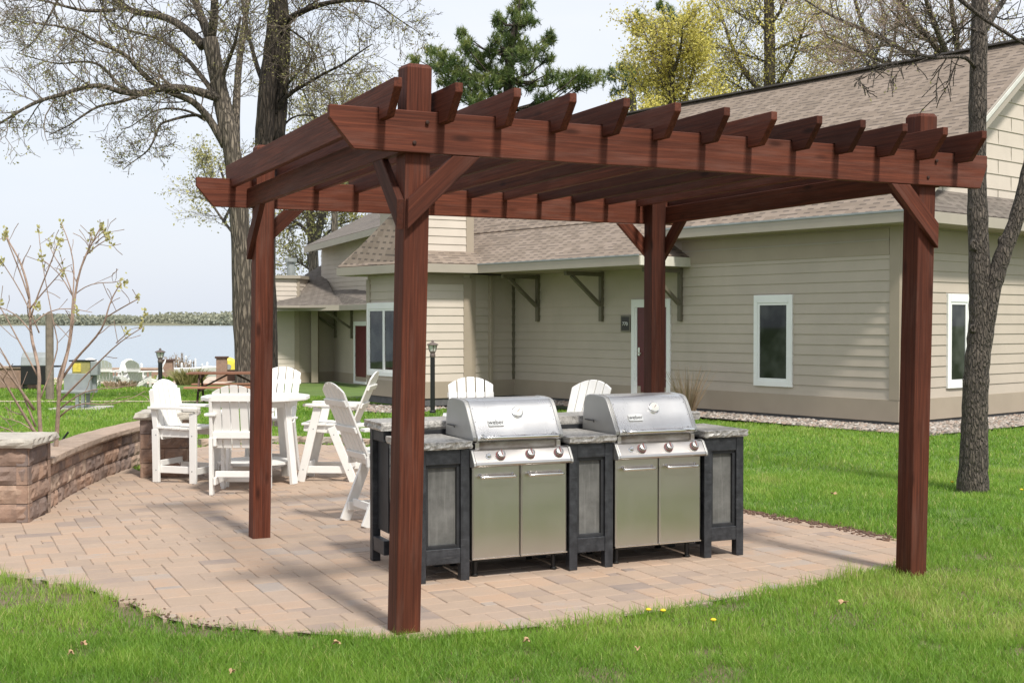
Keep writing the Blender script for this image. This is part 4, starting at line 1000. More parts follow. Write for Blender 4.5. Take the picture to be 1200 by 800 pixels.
# gable: upper wall, rake boards, pent roof across its foot
gtop = lambda x: min(zr(0) - .03 + .745 * (x * 8.2), zr(8.2 - x * 8.2) - .03 + 0) if x * 8.2 < 4.1 else zr(8.2 - x * 8.2) - .03
lap_wall('gable_wall', H(0, 0), H(0, 8.2), 3.80, 6.75, M_cream, ldg, NG, exp=.265, ztop=gtop)
jm = MB()
for row in range(11):
    z = 3.80 + row * .265; s_ = .35 + (row % 2) * .45
    while s_ < 8:
        if gtop(s_ / 8.2) > z + .3: q = H(-.0205, s_); jm.box((q.x, q.y, z + .135), (.006, .006, .24), rz=math.atan2(HB.y, HB.x))
        s_ += .9
jm.build('shake_joints', plain('shake_gap', (.18, .165, .12), .9), ldg)
for s0, s1 in ((-.5, S_R), (8.7, S_R)):
    plank('rake_board', H(-.47, s0, zr(min(s0, 8.2 - s0)) - .02), H(-.47, s1, zr(S_R) - .02), .035, .20, M_fascia, ldg); plank('rake_trim', H(-.505, s0, zr(min(s0, 8.2 - s0)) + .05), H(-.505, s1, zr(S_R) + .05), .02, .07, plain('rake_white', (.55, .55, .50), .5), ldg)
    mb = MB(); z0_, z1_ = zr(min(s0, 8.2 - s0)) - .11, zr(S_R) - .11; mb.prism([H(-.45, s0, z0_), H(-.45, s1, z1_), H(0, s1, z1_), H(0, s0, z0_)], (0, 0, .02)); mb.build('rake_soffit', M_fascia, ldg)
roof_poly('pent_roof', [H(-.62, -.42, 3.47), H(-.62, 8.6, 3.47), H(-.02, 8.6, 3.92), H(-.02, -.1, 3.92)], HB, M_shingle_dk, ldg, .05)
plank('fascia', H(-.64, -.5, 3.36), H(-.64, 8.6, 3.36), .035, .18, M_fascia, ldg); soffit(H(-.62, -.48), H(-.62, 8.6), H(0, 8.6), H(0, -.48), 3.272)
sg = s_at(1197); window(ldg, H(0, sg), HB, NG, 4.45, .9, .95, label='white framed gable window high in the end wall')
# --- porch roof on brackets in front of the door
PE = -1.36; ZE = 2.95
RC = H(T1 - .2, PE)
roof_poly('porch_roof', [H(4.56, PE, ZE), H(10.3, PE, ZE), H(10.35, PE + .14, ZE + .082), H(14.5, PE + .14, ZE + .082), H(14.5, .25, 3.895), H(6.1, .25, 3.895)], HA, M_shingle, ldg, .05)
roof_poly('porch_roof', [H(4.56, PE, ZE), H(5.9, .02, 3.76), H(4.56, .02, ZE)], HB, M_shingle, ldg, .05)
plank('fascia', H(4.54, PE - .02, ZE - .11), H(10.2, PE - .02, ZE - .11), .035, .18, M_fascia, ldg); plank('drip_edge', H(4.54, PE - .045, ZE - .015), H(10.2, PE - .045, ZE - .015), .012, .03, M_greymetal, ldg)
plank('fascia', H(4.54, PE - .02, ZE - .11), H(4.54, 0, ZE - .11), .035, .18, plain('fascia_sunlit', (.58, .56, .48), .5), ldg)  # end board in a paler fascia colour, the sun on it painted in
soffit(H(4.56, PE), H(10.2, PE), H(10.2, 0), H(4.56, 0), ZE - .20)
def bracket(t):
    w = .085; mb = MB(); zb = ZE - .215
    mb.bar(H(t, -.045, zb - 1.02), H(t, -.045, zb), w, .085, NM); mb.bar(H(t, -.09, zb - .05), H(t, -1.05, zb - .05), w, .085, UPz); mb.bar(H(t, -.09, zb - .68), H(t, -.88, zb - .09), w * .9, .07, UPz)
    mb.build('bracket', M_bracket, ldg, bevel=.004)
for px in (632, 706.5, 799): bracket(t_at(px))
# --- bay: return wall, light front, window side
F1r = H(T1, -1.27); F1l = gnd(483, 470.6); Wl = gnd(431.5, 465.2)
lap_wall('wall', H(T1, 0), F1r, .42, 2.75, M_side, ldg, -HA); skirt(H(T1, 0), F1r, -HA)
nF = Vector((F1r.y - F1l.y, -(F1r.x - F1l.x), 0)).normalized(); nF = nF if nF.y < 0 else -nF
nW = Vector((F1l.y - Wl.y, -(F1l.x - Wl.x), 0)).normalized(); nW = nW if nW.y < 0 else -nW
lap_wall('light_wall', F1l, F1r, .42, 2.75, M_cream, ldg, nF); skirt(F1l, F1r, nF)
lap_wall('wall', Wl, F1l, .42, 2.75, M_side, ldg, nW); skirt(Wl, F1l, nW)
Wb = Wl + HB * 3.2; lap_wall('wall', Wl, Wb, .42, 2.75, M_side, ldg, HA)
dF = (F1r - F1l).normalized()
panel('corner_trim', F1r - dF * .16, F1r + dF * .03, .42, 2.66, .0, .034, M_trim, ldg, nF); panel('corner_trim', F1r, F1r + HB * .14, .42, 2.70, .0, .03, M_trim, ldg, -HA)
panel('frieze_board', F1l, F1r - dF * .16, 2.52, 2.72, .0, .028, M_trim, ldg, nF)
dW = (F1l - Wl).normalized(); panel('corner_trim', Wl - dW * .03, Wl + dW * .14, .42, 2.66, 0, .034, M_trim, ldg, nW)
# downpipe in the corner of the return wall and trim at its foot
mb = MB(); c = F1r.lerp(H(T1, 0), .42) - HA * .05; mb.bar((c.x, c.y, .1), (c.x, c.y, 2.72), .10, .07, HB); mb.build('downpipe', M_trim, ldg, bevel=.008)
panel('corner_trim', H(T1, -.09), H(T1, -.0), .42, 2.74, 0, .03, M_bracket, ldg, -HA)
# bay eaves and roofs
def off(P, v): return Vector((P.x, P.y, 0)) + v
E0 = H(10.25, PE); E1 = off(F1l, nF * .45 - dF * .15); E2 = off(Wl, nW * .5 - dW * .55)
E0 = off(F1r, nF * .45 + dF * .28)
for a, b in ((E0, E1), (E1, E2), (E2, E2 + HB * 3.4)):
    a, b = Vector((a.x, a.y, ZE - .11)), Vector((b.x, b.y, ZE - .11)); plank('fascia', a, b, .035, .18, M_fascia if a.x > -1.5 or True else M_fascia, ldg)
mb = MB(); q = [E0, E1, E2, E2 + HB * 3.2, F1r + HB * 2.5 + HA * .0]; mb.prism([Vector((p.x, p.y, ZE - .20)) for p in q], (0, 0, .03)); mb.build('soffit', M_trim, ldg)
TWb = F1l + Vector((.0, 0, 0)); i0 = F1l - nF * .12; i1 = F1r - nF * .12 + dF * .12
z_ = lambda p, z: Vector((p.x, p.y, z))
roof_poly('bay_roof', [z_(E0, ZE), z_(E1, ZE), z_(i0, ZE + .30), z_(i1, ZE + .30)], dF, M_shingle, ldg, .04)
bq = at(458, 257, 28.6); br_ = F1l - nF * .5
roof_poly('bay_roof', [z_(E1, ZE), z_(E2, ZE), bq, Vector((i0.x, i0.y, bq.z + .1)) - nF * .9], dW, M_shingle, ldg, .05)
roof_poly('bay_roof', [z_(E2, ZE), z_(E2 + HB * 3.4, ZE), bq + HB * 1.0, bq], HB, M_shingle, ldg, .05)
# tower above the light front
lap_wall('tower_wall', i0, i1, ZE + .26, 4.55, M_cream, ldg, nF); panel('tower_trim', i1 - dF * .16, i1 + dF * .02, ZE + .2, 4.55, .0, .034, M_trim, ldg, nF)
mb = MB(); q = [i0 - nF * .11, i1 - nF * .11, i1 - nF * 2.2 + HB * .2, i0 - nF * 2.2 + HB * .2]; mb.prism([z_(p, ZE) for p in q], (0, 0, 4.55 - ZE)); mb.build('tower_wall', M_side, ldg)
mb = MB(); q = [i0 + nF * .06 - dF * .06, i1 + nF * .06 + dF * .06, i1 - nF * 2.2, i0 - nF * 2.2]; mb.prism([z_(p, 4.552) for p in q], (0, 0, .09)); mb.build('tower_coping', M_fascia, ldg)
# paired window in the bay side
wl = gnd(430.5, 465.3); wA = Wl + dW * .02
Pm = Wl + dW * .8; z1w, z0w = zat(448, 354.5, Pm), zat(448, 440.5, Pm)
window(ldg, Wl + dW * .02, dW, nW, z0w, 1.55, z1w - z0w, mull=1, label='wide white framed window in the side of the bay')

# ------------------------------------------------------------------ farther wing of the same kind, lower down the lawn
wing = thing('lodge_wing', 'farther lodge wing with cream siding and weathered roof, left of the front lodge', 'building', (-8.2, 47, -.6))
def W3(px, py, Y): return at(px, py, Y)
zg = -.62
def wallp(name, pxA, YA, pxB, YB, z0, z1, mat, out):
    A, B = at(pxA, 400, YA), at(pxB, 400, YB); return lap_wall(name, A, B, z0, z1, mat, wing, out)
EZ = 2.25
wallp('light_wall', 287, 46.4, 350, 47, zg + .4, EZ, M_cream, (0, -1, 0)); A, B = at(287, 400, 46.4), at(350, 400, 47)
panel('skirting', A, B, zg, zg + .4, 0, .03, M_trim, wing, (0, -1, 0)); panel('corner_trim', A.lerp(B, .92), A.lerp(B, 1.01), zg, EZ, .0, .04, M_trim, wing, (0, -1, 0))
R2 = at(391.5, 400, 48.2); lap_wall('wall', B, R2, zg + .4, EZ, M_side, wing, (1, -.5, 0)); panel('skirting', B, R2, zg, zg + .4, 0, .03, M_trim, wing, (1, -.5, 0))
q = B.lerp(R2, .42); mb = MB(); mb.box((q.x + .1, q.y - .3, (zg + EZ) / 2), (.26, .26, EZ - zg)); mb.build('porch_post', M_trim, wing, bevel=.01)
D2 = at(452, 400, 43.3); lap_wall('wall', R2, D2, zg + .4, EZ, M_side, wing, (-.7, -.7, 0)); panel('skirting', R2, D2, zg, zg + .4, 0, .03, M_trim, wing, (-.7, -.7, 0))
dD = (D2 - R2); dD.z = 0; dD.normalize(); nD = Vector((dD.y, -dD.x, 0)); nD = nD if nD.y < 0 else -nD
def along(px, P=R2, d=dD): r = ray(px, 400); k = r.x / r.y; return (k * P.y - P.x) / (d.x - k * d.y)
a0, a1 = along(415.5), along(432); A = R2 + dD * a0; A.z = 0; door_case(wing, A, dD, nD, a1 - a0, zg + 2.36, zg + .1)
for px in (394.5, 413.5):
    P = R2 + dD * along(px); mb = MB(); mb.bar(z_(P + nD * .05, EZ - 1.15), z_(P + nD * .05, EZ - .1), .10, .09, nD); mb.bar(z_(P + nD * .1, EZ - .75), z_(P + nD * 1.1 - dD * .0, EZ - .12), .09, .08, UPz); mb.build('bracket', M_bracket, wing)
# lower roof with its fascia
def fpx(pts): return [W3(*p) for p in pts]
roof_poly('roof', fpx([(300, 358.5, 45.7), (350, 357.5, 45.9), (398, 357.5, 45.4), (390, 340, 47.6), (376, 311, 50.4), (357, 322, 49.5), (352, 347, 47.0)]), (1, 0, 0), M_shingle_dk, wing, .05)
roof_poly('roof', fpx([(398, 357.5, 45.4), (446, 355.5, 41.5), (446, 338, 45), (388, 340, 47.6)]), (1, -.9, 0), M_shingle_dk, wing, .05)
for p, q in (((300, 361.5, 45.6), (351, 361, 45.8)), ((351, 361, 45.8), (398, 360.6, 45.3)), ((398, 360.6, 45.3), (446, 359, 41.4))): plank('fascia', W3(*p), W3(*q), .04, .20, M_fascia, wing)
mb = MB(); mb.prism([Vector((p.x, p.y, EZ - .02)) for p in (W3(300, 361, 45.7), W3(398, 361, 45.4), W3(446, 359, 41.5), D2, R2, B, at(287, 400, 46.5))], (0, 0, .03)); mb.build('soffit', M_bracket, wing)
# low cream tower and the tall upper wall with its shed roof
A, B = at(290, 400, 46.6), at(350.5, 400, 47.2); lap_wall('tower_wall', A, B, W3(330, 357, 46.8).z, W3(330, 326, 46.8).z, M_cream, wing, (0, -1, 0))
C_ = at(361, 400, 48.6); lap_wall('tower_wall', B, C_, W3(352, 357, 47.5).z, W3(352, 326, 47.2).z, M_cream, wing, (1, -.7, 0))
panel('tower_trim', B + Vector((-.22, -.003, 0)), B + Vector((.03, 0, 0)), W3(352, 357, 47.5).z, W3(330, 326, 46.8).z, .0, .04, M_trim, wing, (0, -1, 0))
m9 = MB(); m9.tube([W3(341, 326, 50), W3(341, 304, 50)], .16, 10); m9.tube([W3(341, 307, 50), W3(341, 302.5, 50)], .24, 10); m9.build('vent_pipe', M_greymetal, wing)
mb = MB(); zt_ = W3(330, 326, 46.8).z; mb.prism([Vector((p.x, p.y, zt_)) for p in (A + Vector((0, -.1, 0)), B + Vector((.08, -.12, 0)), C_ + Vector((.1, -.05, 0)), C_ + Vector((-.5, 1.4, 0)), A + Vector((0, 2, 0)))], (0, 0, .12)); mb.build('tower_coping', M_fascia, wing)
up_ = MB(); fr = fpx([(377, 292, 49.2), (460, 268, 43.6), (460, 345, 43.6), (387, 341, 48.5), (377, 320, 49.2)]); 
A, B = at(377, 400, 49.2), at(460, 400, 43.6)
zA, zB = W3(377, 291, 49.2).z, W3(460, 267, 43.6).z
lap_wall('upper_wall', A, B, 2.55, max(zA, zB) + .02, M_side, wing, (-.7, -.7, 0), ztop=lambda x: zA + (zB - zA) * x)
ro = fpx([(356.5, 289, 48.6), (463, 260, 42.6), (463, 247, 50), (432, 250.5, 55)])
roof_poly('upper_roof', ro, ro[1] - ro[0], M_shingle_dk, wing, .06)
a, b = ro[0] + Vector((0, 0, -.14)), ro[1] + Vector((0, 0, -.14)); plank('fascia', a, b, .04, .24, M_fascia, wing)
mb = MB(); mb.prism([a + Vector((0, 0, -.1)), b + Vector((0, 0, -.1)), z_(B, zB - .06), z_(A, zA - .06)], (0, 0, .03)); mb.build('soffit', M_trim, wing)
# ------------------------------------------------------------------ trees
class Tree:
    def __init__(s, seed): s.w = MB(); s.tw = MB(); s.lf = MB(); s.r = random.Random(seed); s.tips = []; s.thin = .02
    def wander(s, p, d, L, n, jit, lift=0.0):
        pts = [Vector(p)]; d = Vector(d).normalized(); step = L / n
        for i in range(n):
            d = (d + Vector((s.r.gauss(0, jit), s.r.gauss(0, jit), s.r.gauss(0, jit) + lift))).normalized(); pts.append(pts[-1] + d * step)
        return pts, d
    def twig(s, p, d, L, r0, lvl, spread=.75, nch=5, lift=.05, shrink=.5, minr=.005):
        """a branchlet with children; the finest level only collects tips for leaves"""
        n = 5 if lvl > 1 else 3; pts, dd = s.wander(p, d, L, n, .17, lift)
        r1 = max(minr, r0 * .45); (s.tw if r0 < s.thin else s.w).tube(pts, [r0 + (r1 - r0) * i / n for i in range(n + 1)], 4 if r0 > .012 else 3, cap=False)
        s.tips.append((pts[-1], dd))
        if lvl <= 0: s.tips.append((pts[len(pts) // 2], dd)); return
        k = nch + s.r.choice((-1, 0, 0, 1))
        for i in range(k):
            f = (i + .6 + s.r.random() * .6) / (k + .3); f = min(.98, max(.15, f)); q = f * n; j = min(n - 1, int(q)); pp = pts[j].lerp(pts[j + 1], q - j)
            ax = (pts[j + 1] - pts[j]).normalized(); sd = ax.orthogonal().normalized(); sd.rotate(Matrix.Rotation(s.r.random() * 6.283, 3, ax))
            nd = (ax * (1 - .3 * spread) + sd * spread * s.r.uniform(.6, 1.25) + Vector((0, 0, lift))).normalized()
            s.twig(pp, nd, L * shrink * s.r.uniform(.7, 1.25), max(minr, r0 * .55), lvl - 1, spread, nch, lift, shrink, minr)
    def limb(s, pts, r0, r1, n=8, kids=12, klen=1.6, start=.2, lvl=2, spread=.8, nch=5, lift=.06, shrink=.5, minr=.0055, knob=0, refine=3):
        fine = [Vector(pts[0])]
        for a, b in zip(pts, pts[1:]):
            for q in range(1, refine + 1): fine.append(Vector(a).lerp(Vector(b), q / refine))
        # smooth once and roughen
        for _ in range(2): fine = [fine[0]] + [(fine[i - 1] + fine[i] * 2 + fine[i + 1]) / 4 for i in range(1, len(fine) - 1)] + [fine[-1]]
        N = len(fine) - 1; rad = [(r0 + (r1 - r0) * (i / N) ** .9) * (1 + s.r.uniform(-.06, .06)) for i in range(N + 1)]
        s.w.tube(fine, rad, n)
        for i in range(kids):
            f = start + (1 - start) * (i + s.r.random()) / kids; q = min(N - .001, f * N); j = int(q); p = fine[j].lerp(fine[j + 1], q - j); ax = (fine[j + 1] - fine[j]).normalized()
            sd = ax.orthogonal().normalized(); sd.rotate(Matrix.Rotation(s.r.random() * 6.283, 3, ax)); d = (ax * .5 + sd * spread + Vector((0, 0, lift * 2))).normalized()
            rr = min(rad[j] * .5, max(minr * 2, .012 * klen)); s.twig(p, d, klen * s.r.uniform(.5, 1.2) * (1.1 - .45 * f), rr, lvl, spread, nch, lift, shrink, minr)
        return fine
    def flare(s, base, r, h=.5, k=1.6):
        pts = [base + Vector((0, 0, z)) for z in (-.1, 0, h * .25, h * .55, h)]; s.w.tube(pts, [r * k, r * k * .95, r * 1.25, r * 1.08, r], 12)
    def leaves(s, frac, n, size, spread, flat=.4, bias=None):
        for p, d in s.tips:
            if s.r.random() > frac: continue
            for k in range(n):
                c = p + Vector((s.r.gauss(0, spread), s.r.gauss(0, spread), s.r.gauss(0, spread))); z = size * s.r.uniform(.5, 1.3)
                s.lf.tint = min(1, max(0, s.r.gauss(.5, .25))); u = Vector((s.r.gauss(0, 1), s.r.gauss(0, 1), s.r.gauss(0, 1))).normalized(); v = u.orthogonal().normalized(); v.rotate(Matrix.Rotation(s.r.random() * 6.28, 3, u))
                s.lf.poly([c - u * z * .5, c + v * z * .3 - u * z * .05, c + u * z * .55, c - v * z * .3])
    def finish(s, name, label, base, mats, cat='tree', group=None, smooth=True):
        t = thing(name, label, cat, base, 0, group)
        if s.w.f: s.w.build('trunk', mats[0], t, smooth=smooth, fix=False)
        if s.tw.f: s.tw.build('twigs', mats[1], t, fix=False)
        if s.lf.f: s.lf.build('crown', mats[2], t, fix=False)
        return t
def path(pts, Y, dY=0.0, r=random.Random(3)):
    return [at(x, y, Y + dY * i / max(1, len(pts) - 1) + r.uniform(-.12, .12)) for i, (x, y) in enumerate(pts)]

# --- the spreading oak behind the left of the pergola (two stems from neighbouring roots)
Y = 30.0; T = Tree(21); P = lambda pts, d=0.0: path(pts, Y, d)
trunk = P([(291, 452), (288, 420), (285, 360), (283, 300), (280, 245), (275, 195), (267, 150), (260, 118), (252, 78), (246, 45)])
gz = terrain(trunk[0].x, trunk[0].y); trunk[0].z = gz - .1
T.limb(trunk, .285, .185, n=14, kids=4, klen=1.2, start=.55, lvl=2)
T.flare(Vector((trunk[0].x, trunk[0].y, gz)), .285, .7, 1.5)
LB = dict(kids=15, klen=1.75, lvl=2, nch=5)
T.limb(P([(247, 48), (238, 25), (228, 0), (222, -40)], 1), .13, .07, **LB)
T.limb(P([(247, 48), (252, 15), (251, -30), (256, -70)], -1), .12, .06, **LB)
T.limb(P([(262, 118), (250, 113), (228, 106), (205, 102), (185, 104), (165, 111), (140, 108), (118, 99), (95, 103), (70, 112), (45, 118), (20, 132), (0, 145), (-30, 160)], -3), .12, .02, start=.15, kids=26, klen=1.5, lvl=2, nch=5)
T.limb(P([(164, 112), (140, 120), (115, 124), (98, 135), (80, 148), (58, 158)], -1), .045, .012, kids=14, klen=1.1, lvl=2)
T.limb(P([(264, 172), (255, 155), (243, 136), (226, 118), (206, 111), (190, 104), (172, 92), (158, 76), (147, 64), (130, 56), (110, 48), (92, 36), (66, 30), (40, 28)], -2), .11, .018, start=.12, kids=24, klen=1.6, lvl=2)
T.limb(P([(147, 104), (138, 100), (128, 85), (112, 73), (92, 72), (70, 76), (45, 70), (20, 62)], 2), .05, .012, kids=16, klen=1.2, lvl=2)
T.limb(P([(238, 55), (228, 43), (212, 30), (196, 21), (178, 17), (158, 15), (146, 8), (130, -4), (110, -15)], 2), .12, .06, start=.1, kids=16, klen=1.7, lvl=2)
T.limb(P([(240, 140), (232, 134), (214, 137), (197, 142), (187, 145), (182, 160), (176, 174), (166, 183), (155, 190), (144, 199)], -1), .045, .01, start=.3, kids=15, klen=.9, lvl=2)
T.limb(P([(240, 141), (226, 132), (212, 128), (196, 127), (182, 129), (168, 138), (155, 148), (142, 152)], .5), .035, .01, start=.2, kids=12, klen=.9, lvl=2)
T.limb(P([(252, 112), (244, 100), (232, 85), (222, 72), (208, 60), (196, 50), (178, 43), (158, 38), (140, 33), (125, 22)], 1), .075, .015, start=.1, kids=18, klen=1.4, lvl=2)
T.limb(P([(132, 40), (124, 22), (118, 5), (125, -10)], 0), .03, .01, kids=8, klen=1.1, lvl=2)
T.limb(P([(135, 12), (100, 14), (70, 6), (40, -2), (10, 2)], -1), .05, .012, kids=14, klen=1.5, lvl=2)
T.limb(P([(70, -5), (62, 12), (52, 30), (40, 50), (24, 60)], -1), .035, .01, kids=14, klen=1.3, lvl=2)
T.limb(P([(281, 250), (277, 200), (276, 140), (279, 80), (285, 40), (290, 0)], 3), .13, .07, start=.4, kids=12, klen=1.3, lvl=2)
T.limb(P([(258, 100), (268, 70), (276, 50), (282, 20)], -1), .06, .03, kids=10, klen=1.2, lvl=2)
T.leaves(.22, 3, .058, .07)
T.finish('oak_tree', 'spreading oak with long low limbs and sparse spring buds, leftmost behind the pergola', trunk[0], (M_bark, M_twig, M_oakleaf))

Y = 32.5; T = Tree(5)
trunk = P([(313, 450), (312, 400), (311, 330), (310, 260), (310, 200), (310, 150), (313, 110), (318, 70), (323, 30), (326, -20)])
gz = terrain(trunk[0].x, trunk[0].y); trunk[0].z = gz - .1
T.limb(trunk, .30, .22, n=14, kids=0)
T.flare(Vector((trunk[0].x, trunk[0].y, gz)), .295, .7, 1.5)
T.limb(P([(326, 170), (330, 120), (333, 80), (335, 40), (332, 5), (330, -30)], .2), .17, .11, n=10, kids=8, klen=1.3, start=.2, lvl=2)
T.limb(P([(322, 140), (330, 118), (345, 106), (362, 97), (380, 86), (400, 77), (418, 64), (436, 52)], -1), .07, .012, start=.15, kids=22, klen=1.5, lvl=2)
T.limb(P([(327, 120), (336, 100), (348, 86), (358, 80), (366, 68)], -1), .04, .01, kids=12, klen=1.1, lvl=2)
T.limb(P([(332, 28), (345, 18), (362, 10), (385, 3), (412, 0), (432, 2)], -2), .10, .04, kids=14, klen=1.5, lvl=2)
T.limb(P([(420, 0), (440, 3), (455, 14), (470, 25), (485, 34), (497, 44)], -1), .03, .007, kids=14, klen=.9, lvl=2, lift=-.02)
T.limb(P([(330, 36), (342, 24), (356, 10), (374, 0)], 0), .05, .02, kids=8, klen=1.1, lvl=2)
T.limb(P([(327, 155), (338, 140), (352, 134), (372, 137), (392, 142)], 1), .035, .01, kids=12, klen=1.1, lvl=2)
T.limb(P([(316, 110), (304, 88), (296, 60), (288, 30), (284, 0)], 2), .08, .04, kids=10, klen=1.3, lvl=2)
T.limb(P([(340, 35), (362, 50), (372, 70), (374, 100)], 3), .03, .008, kids=10, klen=1.2, lvl=2)
T.leaves(.24, 3, .058, .08)
T.finish('oak_tree', 'tall dark trunked oak with branches reaching right, behind the near left pergola post', trunk[0], (M_bark_dark, M_twig, M_oakleaf))

# --- paler trees farther back
def small_tree(name, label, base_px, Y, stems, leafmat, seed, klen, kids, leaf, lsz, twigmat=M_twig, bark=M_bark, lvl=2, group=None, n_leaf=3, spread=.12, z0=None, lift=.06):
    T = Tree(seed); b = at(base_px, 400, Y); b.z = terrain(b.x, b.y) if z0 is None else z0
    for k, (pts, r0, r1) in enumerate(stems):
        pp = path(pts, Y, random.Random(seed + k).uniform(-2.5, 2.5) if k else 0)
        if k == 0: pp = [Vector((b.x, b.y, b.z - .1))] + pp
        T.limb(pp, r0, r1, n=8, kids=kids if k else max(3, kids // 2), klen=klen, start=.15 if k else .5, lvl=lvl, lift=lift)
    T.leaves(leaf, n_leaf, lsz, spread); return T.finish(name, label, b, (bark, twigmat, leafmat), group=group)
small_tree('leafing_tree', 'pale leafing tree seen between the oak and the farther lodge wing', 368, 64,
           [([(368, 330), (367, 290), (364, 260), (360, 225), (358, 190)], .36, .14), ([(367, 290), (376, 262), (381, 235), (384, 205)], .24, .1), ([(366, 280), (352, 262), (340, 258), (326, 250)], .12, .03), ([(366, 300), (380, 275), (398, 262), (420, 256)], .1, .03), ([(364, 262), (350, 240), (338, 220)], .1, .03), ([(381, 240), (395, 225), (410, 205)], .1, .03), ([(366, 318), (352, 308), (338, 302)], .07, .02)], M_paleleaf, 31, 2.2, 15, .45, .17, spread=.2)
small_tree('leafing_tree', 'low pale leafing tree behind the left end of the rear pergola beam', 284, 70,
           [([(284, 330), (282, 285), (270, 235), (256, 190)], .2, .06), ([(282, 285), (255, 250), (240, 225), (225, 205)], .1, .02), ([(262, 260), (276, 230), (280, 200)], .1, .02), ([(258, 235), (244, 215), (236, 190)], .08, .02)], M_paleleaf, 47, 2.0, 13, .34, .16, spread=.22)
small_tree('leafing_tree', 'pale thin branched tree just right of the dark oak trunk', 392, 58,
           [([(392, 300), (392, 220), (390, 160), (386, 110)], .22, .05), ([(392, 200), (405, 165), (420, 135), (432, 100)], .1, .02), ([(391, 180), (375, 150), (362, 125), (352, 95)], .1, .02), ([(390, 150), (402, 120), (410, 90)], .08, .02), ([(391, 210), (372, 190), (350, 170)], .08, .02)], M_paleleaf, 53, 2.0, 13, .38, .13, spread=.2)
Yb = 46
small_tree('yellow_tree', 'dense yellow green spring tree above the middle of the pergola', 790, Yb - 4,
           [([(790, 250), (790, 170), (788, 120), (786, 70), (784, 30)], .24, .07), ([(790, 170), (770, 130), (752, 100), (742, 72)], .1, .02), ([(789, 150), (805, 112), (815, 75), (818, 40)], .1, .02), ([(788, 120), (772, 85), (760, 50), (752, 30)], .09, .02), ([(790, 180), (815, 150), (832, 118)], .1, .02), ([(790, 175), (768, 155), (748, 138)], .09, .02), ([(787, 90), (798, 60), (800, 28)], .08, .02), ([(788, 110), (808, 90), (828, 78)], .07, .02), ([(790, 150), (776, 118), (775, 80)], .07, .02)], M_yellowleaf, 61, 1.25, 12, .72, .095, n_leaf=5, spread=.16)
small_tree('yellow_tree', 'airy tree with a straight trunk and thin yellow green leaves above the lodge ridge', 902, Yb,
           [([(902, 250), (902, 170), (902, 100), (902, 50), (901, 0), (900, -60)], .30, .18), ([(902, 120), (885, 100), (868, 80), (856, 50), (846, 20), (835, -10)], .13, .03), ([(902, 130), (880, 112), (862, 98), (842, 90)], .07, .02), ([(902, 75), (880, 66), (850, 58), (822, 52)], .06, .02), ([(902, 62), (930, 48), (955, 38), (985, 34)], .06, .02), ([(902, 110), (922, 84), (936, 55), (945, 20)], .09, .02), ([(902, 140), (935, 120), (960, 105), (985, 100)], .07, .02), ([(902, 40), (884, 20), (876, -10)], .08, .03), ([(902, 30), (918, 10), (924, -20)], .08, .03), ([(902, 135), (920, 118), (948, 112)], .06, .02), ([(870, 85), (862, 110), (848, 128)], .04, .02)], M_yellowleaf, 67, 1.9, 13, .65, .09, n_leaf=4, spread=.22)
small_tree('bare_tree', 'bare brown twigged tree fanning out behind the lodge ridge at the right', 1122, Yb - 6,
           [([(1126, 250), (1126, 160), (1126, 100)], .34, .26), ([(1126, 110), (1112, 70), (1100, 40), (1088, 10), (1078, -25)], .15, .05), ([(1126, 105), (1104, 62), (1078, 34), (1058, 8), (1046, -20)], .14, .05), ([(1126, 110), (1085, 75), (1040, 48), (1005, 32), (972, 18), (940, -2)], .13, .03), ([(1126, 112), (1070, 88), (1030, 70), (1000, 58), (965, 42)], .10, .03), ([(1126, 100), (1122, 55), (1116, 15), (1112, -30)], .14, .06), ([(1126, 100), (1140, 60), (1160, 30), (1175, 0)], .12, .05), ([(1126, 110), (1165, 85), (1195, 60)], .09, .03), ([(1045, 52), (1020, 55), (1005, 75), (985, 90)], .06, .02), ([(1060, 82), (1040, 95), (1022, 96)], .04, .015), ([(1100, 45), (1080, 48), (1050, 20), (1030, -5)], .06, .02)], M_paleleaf, 71, 2.0, 15, .16, .08, twigmat=M_twig_br, n_leaf=2, spread=.2)
small_tree('bare_tree', 'leaning bare limbs and reddish twigs left of the fanning bare tree', 1048, Yb + 2,
           [([(1040, 250), (1034, 130), (1030, 90), (1018, 50), (1004, 10), (995, -30)], .16, .06), ([(1032, 95), (1046, 62), (1052, 20), (1058, -20)], .10, .03), ([(1030, 90), (1008, 62), (985, 45), (960, 38)], .08, .02), ([(1024, 70), (1040, 35), (1030, 0)], .07, .02), ([(1034, 120), (1062, 92), (1080, 70)], .06, .02)], M_paleleaf, 73, 1.7, 13, .2, .08, twigmat=M_twig_br, n_leaf=2, spread=.2)

